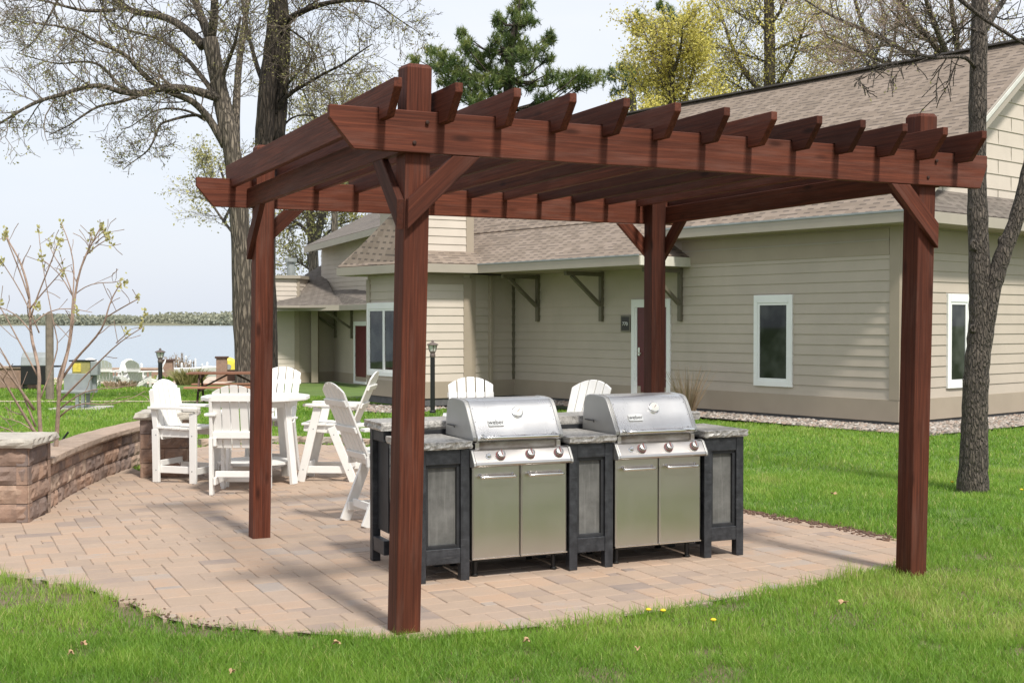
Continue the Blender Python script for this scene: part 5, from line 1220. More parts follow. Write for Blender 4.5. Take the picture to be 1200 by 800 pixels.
# --- pines: trunk, limbs and tufts of needles
def pine(label, base_px, Y, trunk, tufts, seed, dens=1.0):
    r = random.Random(seed); b = at(base_px, 400, Y); b.z = 0; w = MB(); nd = MB()
    tp = [Vector((b.x, b.y, -.1))] + [at(x, y, Y) for x, y in trunk]; N = len(tp) - 1; w.tube(tp, [.30 - .26 * (i / N) for i in range(N + 1)], 8)
    tr = tp[1:]
    for (px, py, rx, ry) in tufts:
        c = at(px, py, Y + r.uniform(-1.6, 1.6)); k = Y / FPX; rx_, rz_ = rx * k * 1.15, ry * k * 1.15
        # the limb that carries this spray
        q = min(tr, key=lambda p: abs(p.z - (c.z - .35 * abs(c.x - p.x))) + .01 * abs(c.x - p.x)); mid = q.lerp(c, .55) + Vector((0, 0, -.12 * (c - q).length)); w.tube([q, mid, c], [.055, .035, .012], 5)
        n = int(34 * dens * max(.6, (rx * ry) / 110))
        for i in range(n):
            a, bb = r.uniform(0, 6.283), r.random() ** .6; p = c + Vector((math.cos(a) * rx_ * bb, r.uniform(-.8, .8) * rx_, math.sin(a) * rz_ * bb))
            d0 = ((p - c) * .8 + Vector((r.gauss(0, .2), r.gauss(0, .2), .35))).normalized(); tint = min(1, max(0, r.gauss(.52, .18) + .25 * math.sin(a) * bb))
            if r.random() < .5: w.tube([p - d0 * .35, p + d0 * .05], [.012, .006], 3, cap=False)
            for m in range(30):
                s0 = p - d0 * r.uniform(0, .26); d = (d0 * .75 + Vector((r.gauss(0, .55), r.gauss(0, .55), r.gauss(0, .55)))).normalized(); L = r.uniform(.13, .24)
                v = d.orthogonal().normalized(); v.rotate(Matrix.Rotation(r.random() * 6.28, 3, d)); nd.tint = min(1, max(0, tint + r.uniform(-.12, .12)))
                nd.poly([s0 - v * .012, s0 + v * .012, s0 + d * L])
    t = thing('pine_tree', label, 'tree', b); w.build('trunk', M_bark_dark, t, smooth=True, fix=False); nd.build('crown', M_needle, t, fix=False); return t
pine('dark green white pine rising behind the near left corner of the pergola', 598, 44, [(598, 200), (597, 130), (596, 95), (598, 60), (604, 30), (610, 5), (613, -18)],
     [(613, -12, 7, 9), (606, 2, 8, 8), (619, 5, 9, 7), (600, 16, 9, 7), (615, 20, 12, 6), (608, 30, 10, 7), (623, 22, 7, 5), (586, 24, 8, 6), (591, 33, 8, 6), (600, 42, 12, 8),
      (583, 21, 5, 5), (596, 50, 16, 10), (612, 50, 9, 7), (580, 45, 7, 7), (590, 62, 14, 9), (607, 64, 13, 9), (620, 66, 12, 7), (633, 58, 10, 7), (643, 48, 9, 7), (646, 40, 6, 6), (642, 68, 7, 4),
      (541, 38, 7, 6), (548, 48, 9, 7), (553, 58, 9, 7), (545, 54, 8, 6), (560, 67, 11, 8), (568, 78, 13, 9), (575, 62, 6, 8), (505, 58, 7, 5), (515, 62, 11, 6), (527, 70, 13, 8), (519, 77, 12, 7), (540, 74, 12, 9), (510, 72, 9, 6),
      (535, 88, 16, 9), (552, 92, 14, 9), (570, 95, 17, 9), (588, 82, 15, 10), (600, 88, 12, 9), (524, 96, 13, 8), (548, 108, 18, 9), (530, 112, 13, 7), (575, 105, 12, 8), (560, 116, 12, 6), (602, 102, 9, 5), (618, 80, 11, 7),
      (640, 92, 12, 6), (622, 100, 10, 6), (648, 84, 8, 6), (668, 88, 12, 7), (682, 84, 12, 7), (690, 92, 14, 8), (675, 97, 12, 7), (700, 90, 10, 7), (660, 98, 8, 5), (635, 112, 12, 6), (650, 116, 10, 5), (520, 125, 12, 6), (485, 68, 7, 4)], 81, 1.0)
pine('distant pine top showing between the white pine and the dense yellow tree', 745, 62, [(742, 160), (742, 120), (740, 95), (738, 78)], [(712, 84, 9, 6), (722, 90, 10, 6), (733, 82, 12, 8), (742, 88, 11, 9), (728, 78, 6, 4), (750, 78, 8, 6), (738, 100, 12, 6), (752, 98, 9, 8), (722, 106, 9, 5)], 83, 1.2)
pine('sparse dark pine top poking up behind the dense yellow tree', 782, 54, [(782, 160), (780, 90), (779, 50), (778, 15)], [(774, 6, 5, 5), (783, 10, 7, 6), (790, 18, 6, 5), (748, 16, 4, 4), (752, 24, 7, 5), (762, 32, 7, 5), (745, 34, 4, 4), (778, 26, 8, 7), (792, 34, 10, 6), (770, 44, 8, 6), (800, 22, 6, 5), (815, 48, 7, 6), (806, 66, 9, 6)], 85, .9)

# --- young tree on the right lawn
Y = 12.35; T = Tree(91); T.thin = 0; P = lambda pts, d=0.0: path(pts, Y, d, random.Random(2)); 
q = [at(x, y, Y) for x, y in ((1140, 574), (1141, 545), (1142, 500), (1143, 455), (1146, 420), (1151, 385))]
gz = -.03; q[0].z = -.1
T.flare(Vector((q[0].x, q[0].y, gz)), .126, .45, 1.32)
T.limb([q[0]] + [at(x, y, Y) for x, y in ((1141, 545), (1142, 500), (1143, 455), (1146, 415), (1149, 380), (1149, 350), (1148, 310), (1146, 270), (1145, 220), (1145, 170), (1146, 110), (1147, 60), (1148, 0), (1149, -50), (1150, -110))], .142, .066, n=16, kids=0, refine=4)
T.limb([at(x, y, Y - .02 * i) for i, (x, y) in enumerate(((1147, 425), (1153, 392), (1160, 350), (1168, 320), (1178, 290), (1190, 262), (1199, 228), (1210, 180), (1225, 110), (1240, 30), (1250, -60)))], .098, .055, n=12, kids=0, refine=4)
for (x, y, r) in ((1142, 287, .042), (1176, 283, .042), (1140, 385, .030)):   # pruning scars and burls
    c = at(x, y, Y - .095); pts = []
    mbk = T.w; mbk.lathe([(r * 1.1, -.06), (r * 1.0, -.005), (r * .8, .012), (r * .55, .014), (r * .4, .006), (r * .15, .004)], 10, c, Vector((0, 0, 1)).rotation_difference(Vector((-.2, -1, .1))).to_matrix() @ Matrix.Scale(1.5, 3, (0, 1, 0)))
T.limb(path([(1142, 78), (1132, 66), (1112, 67), (1090, 68), (1068, 62), (1045, 66)], Y, -.5, random.Random(4)), .026, .006, n=6, kids=9, klen=.5, lvl=1, lift=.0)
T.limb(path([(1143, 35), (1125, 32), (1108, 36), (1092, 33)], Y, .4, random.Random(4)), .012, .004, n=5, kids=6, klen=.4, lvl=1)
T.limb(path([(1118, -6), (1135, 8), (1152, 22), (1172, 34), (1190, 46), (1212, 58)], Y - .6, .2, random.Random(4)), .022, .016, n=7, kids=3, klen=.4, lvl=1)
T.limb(path([(1149, 40), (1162, 22), (1176, 2), (1190, -25)], Y, .4, random.Random(4)), .035, .022, n=8, kids=5, klen=.5, lvl=1)
T.limb(path([(1090, 67), (1070, 76), (1040, 78), (1015, 84), (1000, 96)], Y, -.6, random.Random(4)), .008, .003, n=4, kids=10, klen=.28, lvl=1, lift=-.12)
T.leaves(.25, 1, .03, .02)
T.finish('young_tree', 'forked scaly barked tree standing on the lawn right of the pergola', (q[0].x, q[0].y, gz), (M_bark_maple, M_twig, M_paleleaf))

# --- bare shrub behind the left pillar
Y = 11.9; T = Tree(95); T.thin = 0; P = lambda pts, d=0.0: path(pts, Y, d, random.Random(6))
S = lambda pts, r0, r1, d=0.0, kids=0: T.limb(P(pts, d), r0 * .72, r1 * .7, n=7, kids=kids or 3, klen=.30, lvl=0, start=.35, minr=.004, refine=2)
gp0 = gnd(62, 545); 
S([(64, 552), (66, 520), (68, 490), (69, 458), (72, 440), (84, 400), (86, 360), (90, 330), (98, 302), (108, 285), (118, 266)], .034, .008)
S([(68, 462), (66, 445), (75, 425), (82, 402), (85, 350), (88, 320), (84, 290), (72, 262)], .018, .006)
S([(90, 330), (96, 310), (104, 295), (108, 272)], .012, .006); S([(98, 302), (112, 288), (130, 278)], .010, .006); S([(112, 286), (122, 274), (126, 280)], .008, .006); S([(94, 318), (102, 288), (122, 270)], .010, .006)
S([(70, 448), (88, 420), (104, 405), (122, 384), (124, 370), (132, 345), (142, 332)], .020, .007, -.3); S([(124, 372), (140, 362), (162, 350)], .011, .007, -.2); S([(70, 470), (95, 445), (120, 420), (140, 400), (166, 384)], .016, .006, -.4); S([(136, 402), (150, 390), (152, 386)], .008, .006)
S([(68, 490), (80, 478), (100, 470), (118, 476), (150, 470), (170, 458)], .013, .004, -.6); S([(69, 480), (90, 462), (110, 455), (135, 455), (160, 450)], .012, .004, -.5)
S([(52, 552), (48, 520), (46, 480), (45, 455), (48, 432), (36, 400), (35, 370), (35, 345), (30, 325), (22, 300), (10, 285), (6, 270)], .034, .008, .3)
S([(36, 372), (44, 345), (56, 318), (66, 290), (70, 280)], .013, .006); S([(35, 362), (48, 345), (62, 330), (74, 316)], .012, .006); S([(42, 500), (30, 470), (18, 440), (8, 420), (-8, 395)], .016, .006); S([(34, 350), (28, 330), (16, 300), (6, 275)], .012, .007)
S([(44, 440), (28, 410), (14, 385), (2, 360), (-10, 350)], .013, .006, .2); S([(46, 470), (58, 440), (70, 405), (66, 395), (56, 345), (48, 300), (45, 268)], .012, .005, .3); S([(37, 390), (24, 372), (8, 362), (-8, 358)], .010, .005)
S([(38, 380), (56, 363), (80, 360), (108, 366)], .010, .005, .2); S([(40, 480), (20, 450), (0, 425), (-15, 410)], .022, .008, -.3); S([(50, 520), (30, 490), (10, 455), (-5, 430)], .026, .008, -.3); S([(44, 530), (20, 505), (0, 500), (-14, 496)], .012, .006); S([(46, 510), (24, 492), (4, 490)], .010, .005)
S([(86, 350), (78, 320), (62, 300), (58, 286)], .010, .005, .3); S([(84, 345), (70, 318), (48, 303)], .009, .005, .2); S([(88, 345), (98, 336), (116, 330), (135, 332), (142, 328)], .008, .005); S([(46, 390), (28, 345), (4, 310), (2, 306)], .010, .005)
for px, py in ((118, 266), (72, 262), (70, 286), (108, 272), (130, 278), (126, 276), (122, 270), (142, 332), (147, 330), (162, 350), (166, 384), (149, 388), (6, 270), (6, 276), (70, 280), (74, 316), (45, 268), (48, 303), (58, 284), (2, 306), (44, 358), (90, 362), (170, 368), (106, 290), (0, 355)):
    c = at(px, py + 2, Y + random.uniform(-.2, .2))
    for k in range(15):
        d = Vector((random.gauss(0, .4), random.gauss(0, .4), random.uniform(.2, 1))).normalized(); L = random.uniform(.025, .05); v = d.orthogonal().normalized() * L * .3; s0 = c + Vector((random.gauss(0, .010), random.gauss(0, .010), random.gauss(0, .030)))
        T.lf.tint = random.uniform(.2, .75); T.lf.poly([s0, s0 + d * L * .5 + v, s0 + d * L, s0 + d * L * .5 - v])
T.finish('bare_shrub', 'bare pinkish stemmed shrub with swelling green buds behind the left stone pillar', (gp0.x, gp0.y, -.03), (M_shrub, M_shrub, M_paleleaf), cat='shrub')
# --- dry ornamental grass by the lodge wall
g = MB(); c0 = H(t_at(838), -.75); rr = random.Random(8)
for k in range(170):
    a = rr.random() * 6.283; r0 = rr.random() * .12; L = rr.uniform(.25, 1.0); d = Vector((math.cos(a) * rr.uniform(.05, .55), math.sin(a) * rr.uniform(.05, .55), 1)).normalized(); p = c0 + Vector((math.cos(a) * r0, math.sin(a) * r0, -.02)); g.tint = rr.random()
    g.tube([p, p + d * L * .6, p + d * L + Vector((d.x, d.y, -.1)) * L * .15], [.0055, .004, .002], 3, cap=False)
tag(g.build('dry_grass_clump', M_drygrass, origin=c0, fix=False), 'dry tan ornamental grass clump against the lodge wall beside the door', 'plant')
# ------------------------------------------------------------------ lamp posts
def lamp(label, p, h=1.40, glass=None):
    t = thing('lamp_post', label, 'lamp post', p, .3, 'lantern posts on the lawn')
    m = MB(); m.lathe([(.06, 0), (.06, .03), (.045, .05), (.045, h * .77), (.02, h * .775)], 12); loc_build(m, 'post', M_blackmetal, t)
    m = MB(); m.lathe([(.05, h * .77), (.055, h * .79), (.045, h * .83), (.06, h * .84), (.06, h * .85), (.02, h * .852)], 12); loc_build(m, 'lantern_base', M_lampmetal, t)
    m = MB()
    for k in range(4):
        a = k * math.pi / 2; m.bar((.06 * math.cos(a), .06 * math.sin(a), h * .85), (.085 * math.cos(a), .085 * math.sin(a), h * .935), .012, .012, (0, 0, 1) if False else (math.cos(a + 1.57), math.sin(a + 1.57), 0))
    m.lathe([(.11, h * .935), (.115, h * .94), (.10, h * .952), (.05, h * .968), (.025, h * .975), (.02, h * .985), (.028, h * .992), (.012, h), (.004, h * 1.01)], 12); loc_build(m, 'lantern_cage', M_lampmetal, t)
    m = MB(); m.lathe([(.052, h * .852), (.076, h * .934), (.01, h * .9341)], 10); loc_build(m, 'lantern_glass', M_lampglass, t)
    return t
M_lampmetal = plain('weathered_bronze', (.16, .125, .11), .5, .4)
M_lampglass = plain('frosted_lamp_glass', (.60, .60, .55), .15)
p = gnd(507, 483.5); lamp('black lantern post in front of the cream lodge wall, beside the near pergola post', p, (at(507, 398, p.y).z) / 1.01)
p = at(188, 480, 26); p.z = terrain(p.x, p.y); lamp('black lantern post on the left lawn above the leftmost white chair', p, (at(188, 407.5, p.y).z - p.z) / 1.01)

# ------------------------------------------------------------------ picnic table
def picnic(label, p, rz, L=1.8):
    t = thing('picnic_table', label, 'picnic table', p, rz)
    m = MB()
    for i in range(5): m.box((0, -.30 + i * .15, .74), (L, .14, .04))
    loc_build(m, 'tabletop', M_wood_plain, t, bevel=.004)
    for s in (-1, 1):
        m = MB()
        for i in range(2): m.box((0, s * (.66 + i * .14), .44), (L, .13, .04))
        loc_build(m, 'bench', M_wood_plain, t, bevel=.004)
    for x in (-L * .36, L * .36):
        m = MB(); m.bar((x, -.72, 0), (x, -.18, .72), .04, .09, (0, 1, 0)); m.bar((x, .72, 0), (x, .18, .72), .04, .09, (0, 1, 0)); m.box((x + .04, 0, .385), (.035, 1.55, .09)); m.box((x + .04, 0, .68), (.035, .74, .09)); loc_build(m, 'leg_frame', M_wood_dark, t)
        m = MB(); m.bar((x * .95, 0, .40), (x * .15, 0, .70), .04, .08, (0, 1, 0)); loc_build(m, 'brace', M_wood_dark, t)
    return t
M_wood_dark = plain('dark_picnic_frame', (.07, .035, .025), .7)
p = at(272, 452, 28.5); p.z = terrain(p.x, p.y); picnic('red brown wooden picnic table on the lawn left of the oak trunk', p, R(8), 2.0)

# ------------------------------------------------------------------ lakeside terrace: low chairs, kerb, planters, docks
def far_chair(label, p, rz, seed=0):
    t = thing('adirondack_chair', label, 'garden chair', p, rz, 'low white chairs by the lake'); B = lambda mb, n, **k: loc_build(mb, n, M_poly, t, **k)
    for x in (-.27, .27): m = MB(); m.box((x, .28, .27), (.03, .11, .54)); B(m, 'front_leg')
    for x in (-.24, .24): m = MB(); m.bar((x, .36, .33), (x, -.45, .06), .03, .13); B(m, 'rear_leg')
    for x in (-.31, .31): m = MB(); m.box((x, -.02, .555), (.13, .72, .025)); B(m, 'armrest')
    m = MB()
    for i in range(5): m.bar((-.26, .33 - i * .10, .345 - i * .032), (.26, .33 - i * .10, .345 - i * .032), .088, .022)
    B(m, 'seat')
    m = MB(); slats(m, .58, 5, .20, .98, .13, R(24), -.10); B(m, 'backrest')
    m = MB(); m.box((0, -.34, .60), (.56, .03, .08)); B(m, 'back_batten')
    return t
def G3(px, py, Y): p = at(px, py, Y); p.z = terrain(p.x, p.y); return p
far_chair('low white chair facing the lake with its back to the lawn, leftmost by the lake', G3(124, 447, 44), R(6))
far_chair('tall backed white chair facing the lawn beside the low table', G3(142, 446, 45.5), R(160))
far_chair('low white chair seen from behind right of the low table', G3(163, 447, 44), R(-20))
far_chair('white chair turned sideways beside the lantern post near the lake', G3(179, 447, 44.5), R(110))
far_chair('white chair mostly hidden behind the grey utility cabinet', G3(106, 446, 46.5), R(200))
p = G3(154, 446, 46); t = thing('low_table', 'small white slatted table among the low chairs by the lake', 'garden table', p, .2)
m = MB(); [m.box((0, -.32 + i * .16, .50), (1.0, .14, .03)) for i in range(5)]; loc_build(m, 'tabletop', M_poly, t)
for x in (-.42, .42):
    for y in (-.3, .3): m = MB(); m.box((x, y, .24), (.07, .07, .48)); loc_build(m, 'leg', M_poly, t)
# terrace and sand
M_sand = plain('shore_sand', (.52, .42, .34), .95, var=.12, scale=1.5)
def sheet(name, pts, mat, dz, n=24):
    m = MB(); P = [Vector(p) for p in pts]; c = sum(P, Vector()) / len(P)
    a, b, c_, d = P; rows = [[m.vert(((q := a.lerp(b, i / n).lerp(d.lerp(c_, i / n), j / 6)).x, q.y, terrain(q.x, q.y) + dz)) for i in range(n + 1)] for j in range(7)]
    for j in range(6):
        for i in range(n): m.face((rows[j][i], rows[j][i + 1], rows[j + 1][i + 1], rows[j + 1][i]))
    return tag(m.build(name, mat, smooth=True), kind='structure')
sheet('beach', [G3(-60, 447, 45), G3(262, 445, 46.5), G3(330, 440, 54), G3(-80, 440, 56)], M_sand, .035)
M_path = plain('worn_path', (.44, .38, .27), .95, var=.2, scale=3)
sheet('path', [G3(-40, 470.5, 29.2), G3(290, 460.5, 29.2), G3(290, 458, 29.9), G3(-40, 467.5, 29.9)], M_path, .045)
# low retaining wall and brick planters by the shore
def planter(name, label, p, w, d, h, mat, capm, rz=0, cat='planter', group=None):
    t = thing(name, label, cat, p, rz, group); m = MB(); m.box((0, 0, h / 2), (w, d, h)); loc_build(m, 'block_work', mat, t, bevel=.01); m = MB(); m.box((0, 0, h + .035), (w + .1, d + .1, .07)); loc_build(m, 'cap', capm, t, bevel=.01); return t
planter('stone_pillar', 'small brown block pillar behind the picnic table', G3(260, 446, 48), .42, .42, .95, M_block, M_wood_dark, .2, 'stone pillar')
planter('stone_pillar', 'small brown block pillar right of the far lantern post', G3(197, 444, 47.5), .38, .38, .85, M_block, M_wood_dark, .1, 'stone pillar')
planter('stone_wall', 'low brown stone wall by the lake at the far left edge', G3(8, 452, 42), 2.1, .5, .72, M_block, M_cap, .05, 'stone wall')
planter('stone_wall', 'low reddish stone wall behind the chairs by the lake', G3(140, 444, 49.5), 3.6, .4, .45, M_block, M_cap, .0, 'stone wall')
planter('dock_bench', 'dark low bench on the shore behind the picnic table', G3(282, 444, 48.6), 1.1, .4, .40, M_wood_dark, M_wood_dark, .0, 'bench')
# tufts of grass and reeds
def tuft(label, p, n, rad, h, mat, seed):
    r = random.Random(seed); m = MB()
    for k in range(n):
        a = r.random() * 6.283; q = r.random() ** .5 * rad; L = h * r.uniform(.5, 1.1); d = Vector((math.cos(a) * r.uniform(.1, .8), math.sin(a) * r.uniform(.1, .8), 1)).normalized(); b = p + Vector((math.cos(a) * q, math.sin(a) * q, -.02)); m.tint = r.random(); v = d.orthogonal().normalized() * .022
        m.poly([b - v, b + v, b + d * L * .6 + v * .8, b + d * L + Vector((d.x, d.y, -.3)) * L * .3, b + d * L * .6 - v * .8])
    return tag(m.build('grass_tussock', mat, origin=p, fix=False), label, 'plant')
tuft('round olive green tussock of grass on the shore left of the picnic table', G3(222, 446, 46), 420, .42, .75, leaf_mat('olive_tussock', [(.2, (.14, .13, .05)), (.5, (.26, .24, .09)), (.8, (.36, .32, .14))], .2), 3)
tuft('small green tuft beside the block pillar right of the far lantern post', G3(192, 446, 46.5), 140, .22, .45, M_grass, 4)
tuft('brown dry tuft between the low chairs by the lake', G3(140, 448, 43), 180, .5, .35, M_drygrass, 5)
# white dock posts and the dock
M_dock = plain('dock_white', (.70, .71, .70), .6)
def dock_post(px, Y, ytop, r=.05, label=None):
    p = at(px, 440, Y); zt = at(px, ytop, Y).z; m = MB(); m.lathe([(r, 0), (r, zt + 1.6), (r * .5, zt + 1.65)], 8); return tag(m.build('dock_post', M_dock, origin=(0, 0, 0), M=Matrix.Translation((p.x, p.y, -1.6))), label, 'dock post', 'white posts of the boat dock')
for i, (px, Y, yt) in enumerate(((203, 58, 424), (208.5, 60, 421), (213, 57, 426), (218, 62, 418), (223, 60, 423), (229, 58, 421), (237, 64, 427), (243, 60, 425))):
    dock_post(px, Y, yt, label='slim white post of the boat dock standing in the lake left of the picnic table')
d = thing('dock', 'low white dock on the lake behind the picnic table', 'dock', at(252, 440, 60).xy.to_3d() + Vector((0, 0, -1.05)))
m = MB(); m.box((0, 0, .42), (7.5, 1.6, .16)); loc_build(m, 'deck', M_dock, d, bevel=.01)
for x in (-3.4, -1.1, 1.1, 3.4):
    m = MB(); m.lathe([(.06, -1), (.06, .75), (.03, .78)], 8, (x, -.7, 0)); loc_build(m, 'pile', M_dock, d)
def boat(label, p, L, W, H_, hull, rz):
    t = thing('boat', label, 'boat', p, rz); m = MB(); sec = []
    for i in range(9):
        f = i / 8; w = W / 2 * (1 if f < .55 else max(.02, 1 - ((f - .55) / .45) ** 2)); x = (f - .5) * L; sh = H_ * (1 + .25 * f * f)
        sec.append([m.vert(q) for q in ((x, -w, sh), (x, -w * .75, .12), (x, 0, -.05), (x, w * .75, .12), (x, w, sh), (x, w * .82, sh - .02), (x, 0, sh * .35), (x, -w * .82, sh - .02))])
    for a, b in zip(sec, sec[1:]):
        for k in range(8): m.face((a[k], a[(k + 1) % 8], b[(k + 1) % 8], b[k]))
    m.face(sec[0][::-1]); m.face(sec[-1]); loc_build(m, 'hull', hull, t, bevel=.01)
    for x in (-L * .2, L * .1): m = MB(); m.box((x, 0, H_ * .72), (.3, W * .75, .05)); loc_build(m, 'seat', M_greymetal, t)
    return t
w0 = lambda px, Y: Vector((at(px, 440, Y).x, Y, -1.0))
boat('small white boat moored beside the dock behind the tussock', w0(242, 56), 3.6, 1.3, .62, M_dock, R(12))
boat('small white boat by the shore behind the brown block pillar', w0(272, 57), 3.2, 1.2, .55, M_dock, R(170))
def reed(label, px, Y, ytop, seed):
    r = random.Random(seed); p = at(px, 440, Y); p.z = -1.3; zt = at(px, ytop, Y).z; m = MB()
    for k in range(26):
        d = Vector((r.gauss(0, .07), r.gauss(0, .07), 1)); L = (zt + 1.3) * r.uniform(.6, 1); q = p + Vector((r.gauss(0, .12), r.gauss(0, .12), 0)); m.tint = r.random(); m.tube([q, q + d * L * .7, q + d * L + Vector((r.gauss(0, .1), 0, 0))], [.02, .018, .006], 3, cap=False)
        for j in range(4): c = q + d * L * r.uniform(.45, 1); u = Vector((r.gauss(0, .12), r.gauss(0, .12), r.uniform(0, .16))); v = Vector((.03, 0, .01)); m.poly([c - v, c + v, c + u])
    return tag(m.build('lakeside_reeds', M_drygrass, origin=p, fix=False), label, 'plant')
reed('tuft of tall dry reeds rising from the water between white dock posts', 212, 59, 412, 2); reed('thin dry reeds right of the far lantern post', 198, 61, 414, 3); reed('short dry reeds at the right end of the white posts', 221, 58, 421, 5)
# flag, yellow float, wooden pole
p = at(277, 440, 56); fz = at(277, 386, 56).z; t = thing('flag_pole', 'thin white pole with a small furled red and white flag beside the oak trunk', 'flag', (p.x, p.y, -1.6))
m = MB(); m.lathe([(.03, 0), (.03, fz + 1.6), (.05, fz + 1.63), (.01, fz + 1.68)], 8); loc_build(m, 'pole', M_dock, t)
m = MB(); zt = fz + 1.55; pts = [(0, .035), (.10, .06), (.17, .02), (.22, .05)]
for i in range(3): m.prism([(pts[i][0], pts[i][1], zt), (pts[i + 1][0], pts[i + 1][1], zt - .15), (pts[i + 1][0] * .9, pts[i + 1][1], zt - .85), (pts[i][0] * .6, pts[i][1], zt - .95)], (0, .01, 0))
fm = NT('red_white_flag'); wv = fm.new('ShaderNodeTexWave'); wv.bands_direction = 'X'; wv.inputs['Scale'].default_value = 3.0; fm.link(fm.coord('Object'), wv.inputs['Vector']); fm.base(fm.ramp(wv.outputs[0], [(.45, (.45, .08, .10)), (.55, (.72, .68, .68))])); loc_build(m, 'flag', fm.m, t)
p = w0(268, 55); t = thing('yellow_float', 'bright yellow float standing on the shore behind the brown block pillar', 'float', p, .2)
m = MB(); m.lathe([(.05, -.16), (.30, -.16), (.42, -.06), (.42, .06), (.30, .16), (.05, .16)], 18, (0, 0, .72), Matrix.Rotation(R(90), 3, 'X') @ Matrix.Rotation(R(12), 3, 'Y')); loc_build(m, 'ring', plain('float_yellow', (.72, .62, .08), .4), t, bevel=.03)
m = MB(); m.lathe([(.10, -.18), (.12, .18)], 12, (0, 0, .72), Matrix.Rotation(R(90), 3, 'X')); m.box((0, 0, .15), (.5, .3, .3)); loc_build(m, 'base', M_greymetal, t)
p = G3(58.5, 470, 31); zt = at(58.5, 366, 31).z; m = MB(); m.lathe([(.105, -.1), (.10, zt - p.z - .05), (.06, zt - p.z)], 10); tag(m.build('wooden_pole', plain('old_pole_wood', (.20, .165, .13), .9, var=.25, scale=8), M=Matrix.Translation(p)), 'weathered round wooden pole standing on the left lawn behind the bare shrub', 'pole')
m = MB(); m.tube([gnd(60, 545), at(66, 528, gnd(60, 545).y), at(74, 514, gnd(60, 545).y), at(80, 506, gnd(60, 545).y)], .014, 6); tag(m.build('stake', M_blackmetal, origin=gnd(60, 545)), 'thin black bent stake leaning behind the seat wall beside the shrub', 'stake')
# grey utility cabinet on two legs, yellow fronted box and the covered grill beyond
p = G3(88, 474, 25.5); k = 25.5 / FPX; t = thing('utility_cabinet', 'grey metal utility cabinet on short legs on a concrete pad left of the seat wall', 'utility box', p, .0)
hgt = lambda y: (at(88, y, 25.5).z - p.z)
m = MB(); m.box((0, .4, -.0), (1.05, 1.0, .09)); loc_build(m, 'pad', M_concrete, t, bevel=.01)
m = MB(); m.box((-.02, .35, (hgt(459.5) + hgt(438)) / 2), (.56, .35, hgt(438) - hgt(459.5))); m.box((-.02, .20, hgt(459) - .0), (.66, .6, .05)); loc_build(m, 'cabinet_body', M_greymetal, t, bevel=.01)
m = MB(); m.box((.05, .33, (hgt(438) + hgt(423.5)) / 2), (.38, .22, hgt(423.5) - hgt(438))); ub = loc_build(m, 'upper_box', plain('olive_panel', (.30, .27, .10), .6, var=.3, scale=9), t, bevel=.006)
m = MB(); m.box((-.035, .214, (hgt(436) + hgt(426)) / 2), (.16, .012, hgt(426) - hgt(436))); loc_build(m, 'yellow_panel', plain('yellow_panel', (.62, .50, .08), .5, var=.2, scale=18), ub)
m = MB(); m.box((.05, .33, hgt(423)), (.50, .26, .03)); loc_build(m, 'upper_box_lid', M_blackmetal, ub)
m = MB(); m.box((.335, .28, (hgt(440) + hgt(424)) / 2), (.15, .2, hgt(424) - hgt(440))); loc_build(m, 'side_box', M_greymetal, t, bevel=.008)
m = MB(); m.box((.28, .36, (hgt(461) + hgt(440)) / 2), (.09, .09, hgt(440) - hgt(461))); loc_build(m, 'conduit', M_greymetal, t)
for x in (-.06, .06, .17): m = MB(); m.box((x, .3, hgt(461) / 2), (.06, .08, hgt(461))); loc_build(m, 'leg', M_white if x < .1 else M_greymetal, t)
p = G3(42, 446, 41); t = thing('covered_grill', 'dark barbecue with a grey domed lid beside the stone wall at the far left', 'grill', p, .1)
m = MB(); m.box((0, 0, .50), (.85, .5, .62)); [m.box((x, 0, .1), (.06, .4, .2)) for x in (-.35, .35)]; loc_build(m, 'cart', M_blackmetal, t, bevel=.02)
m = MB(); m.prism([(-.42, -.28, .82), (-.42, -.20, 1.10), (-.42, .0, 1.28), (-.42, .18, 1.22), (-.42, .28, .82)], (.84, 0, 0)); loc_build(m, 'lid', M_greymetal, t, bevel=.03)
[(m := MB(), m.box((sx_, 0, .80), (.38, .45, .05)), loc_build(m, 'side_shelf', M_blackmetal, t)) for sx_ in (-.62, .62)]
# ------------------------------------------------------------------ small things on the ground
def dandelion(px, py, label):
    p = gnd(px, py, .03); t = thing('dandelion', label, 'flower', (p.x, p.y, -.03), 0, 'dandelions in the lawn')
    m = MB(); m.lathe([(.0035, 0), (.003, .06), (.006, .063)], 6); loc_build(m, 'stem', M_grass, t)
    m = MB(); m.lathe([(.008, .060), (.016, .065), (.017, .069), (.010, .074), (.003, .075)], 12); loc_build(m, 'flower_head', M_flower, t); return t
for px, py, lb in ((760, 715, 'dandelion at the front edge of the paving below the right grill'), (777, 716, 'dandelion in the turf just right of the one below the right grill'), (836, 727, 'single dandelion in the front lawn below the right cabinet'),
                   (1131, 563, 'dandelion left of the base of the forked tree'), (1138, 564, 'dandelion against the left side of the forked tree trunk'), (1145, 562, 'dandelion in front of the forked tree trunk'), (1143, 570, 'dandelion nearest the viewer at the forked tree foot'), (1116, 565, 'dandelion in the lawn between the right post and the forked tree'), (1197, 574, 'dandelion at the right edge of the lawn')): dandelion(px, py, lb)
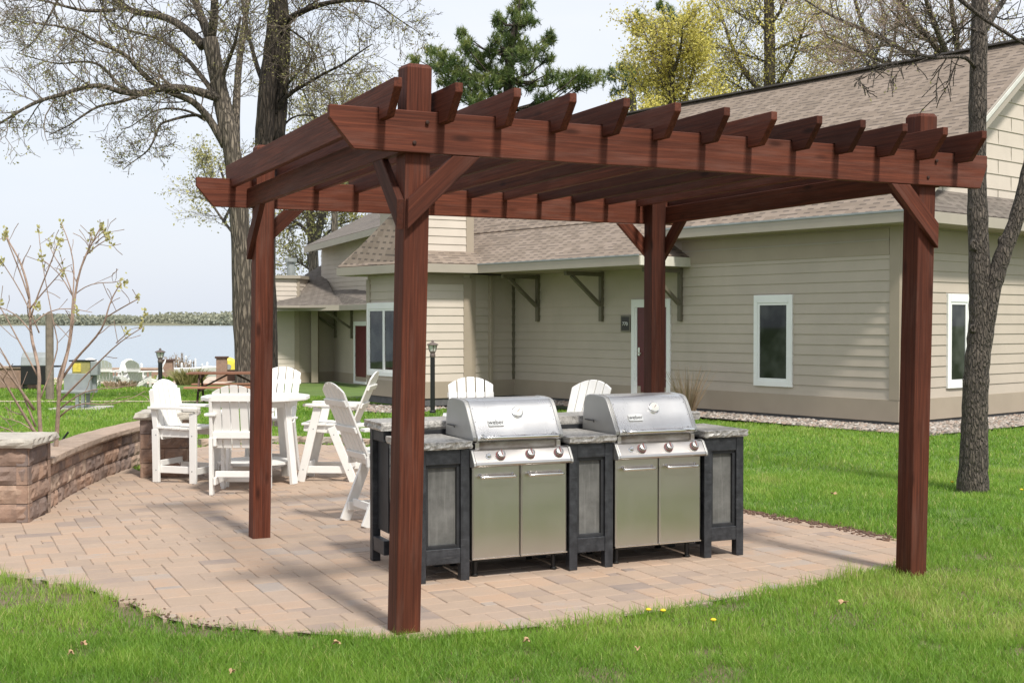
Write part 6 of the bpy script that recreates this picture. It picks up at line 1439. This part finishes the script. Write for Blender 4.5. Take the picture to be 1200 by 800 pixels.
def fallen_leaf(px, py, label, s=.085, mat=None):
    p = gnd(px, py, .03); r = random.Random(int(px)); m = MB(); n = 14; c = m.vert(p + Vector((0, 0, .004)))
    ring = []
    for k in range(n):
        a = k / n * 6.283; q = s * .5 * (.55 + .45 * abs(math.cos(2.5 * a))) * (1 if abs(math.cos(a)) > .3 else .6); ring.append(m.vert(p + Vector((math.cos(a + px) * q, math.sin(a + px) * q * .6, .012 * math.sin(2 * a + r.random()) + .006))))
    for k in range(n): m.face((c, ring[k], ring[(k + 1) % n]))
    o = m.build('fallen_leaf', mat or M_deadleaf, origin=p, fix=False); so_ = o.modifiers.new('thick', 'SOLIDIFY'); so_.thickness = .002
    return tag(o, label, 'leaf', 'dry leaves on the lawn')
M_deadleaf = plain('dry_leaf', (.42, .27, .15), .8, var=.3, scale=25)
for px, py, s, lb in ((988, 706, .085, 'pale curled dry leaf on the front lawn left of the right post'), (394, 753, .06, 'orange brown dry leaf at the paving edge left of the near post'), (617, 750, .05, 'small dry leaf in the turf below the left grill'), (83, 765, .045, 'small pale dry leaf in the lower left lawn'), (98, 754, .04, 'tiny dry leaf at the upper right of the pale one in the lower left lawn'), (272, 787, .045, 'dark dry leaf at the bottom of the lawn left of the near post'), (977, 578, .07, 'whitish dry leaf on the lawn behind the paving'), (747, 760, .03, 'tiny dry leaf in the front lawn below the right grill')): fallen_leaf(px, py, lb, s)
# soil crumbs and bark litter along the right rear edge of the paving
m = MB(); r = random.Random(12); edge = [gnd(x, y) for x, y in ((862, 596), (900, 604), (950, 612.5), (1000, 621), (1040, 630))]
for k in range(420):
    i = r.randrange(len(edge) - 1); p = edge[i].lerp(edge[i + 1], r.random()) + Vector((r.gauss(0, .04), r.gauss(0, .09), 0)); s = r.uniform(.006, .022); a = r.random() * 6.28; m.tint = r.random()
    m.box(p + Vector((0, 0, .004)), (s * 1.8, s * .8, s * .5), rz=a)
edge = [gnd(x, y) for x, y in ((150, 702), (190, 720), (235, 729), (290, 734))]
for k in range(70):
    i = r.randrange(len(edge) - 1); p = edge[i].lerp(edge[i + 1], r.random()) + Vector((r.gauss(0, .03), r.gauss(0, .05), 0)); s = r.uniform(.004, .013); m.tint = r.random(); m.box(p + Vector((0, 0, .003)), (s * 1.8, s * .8, s * .5), rz=r.random() * 6.28)
tag(m.build('bark_litter', plain('brown_litter', (.13, .075, .05), .95, var=.5, scale=30), fix=False), kind='stuff')
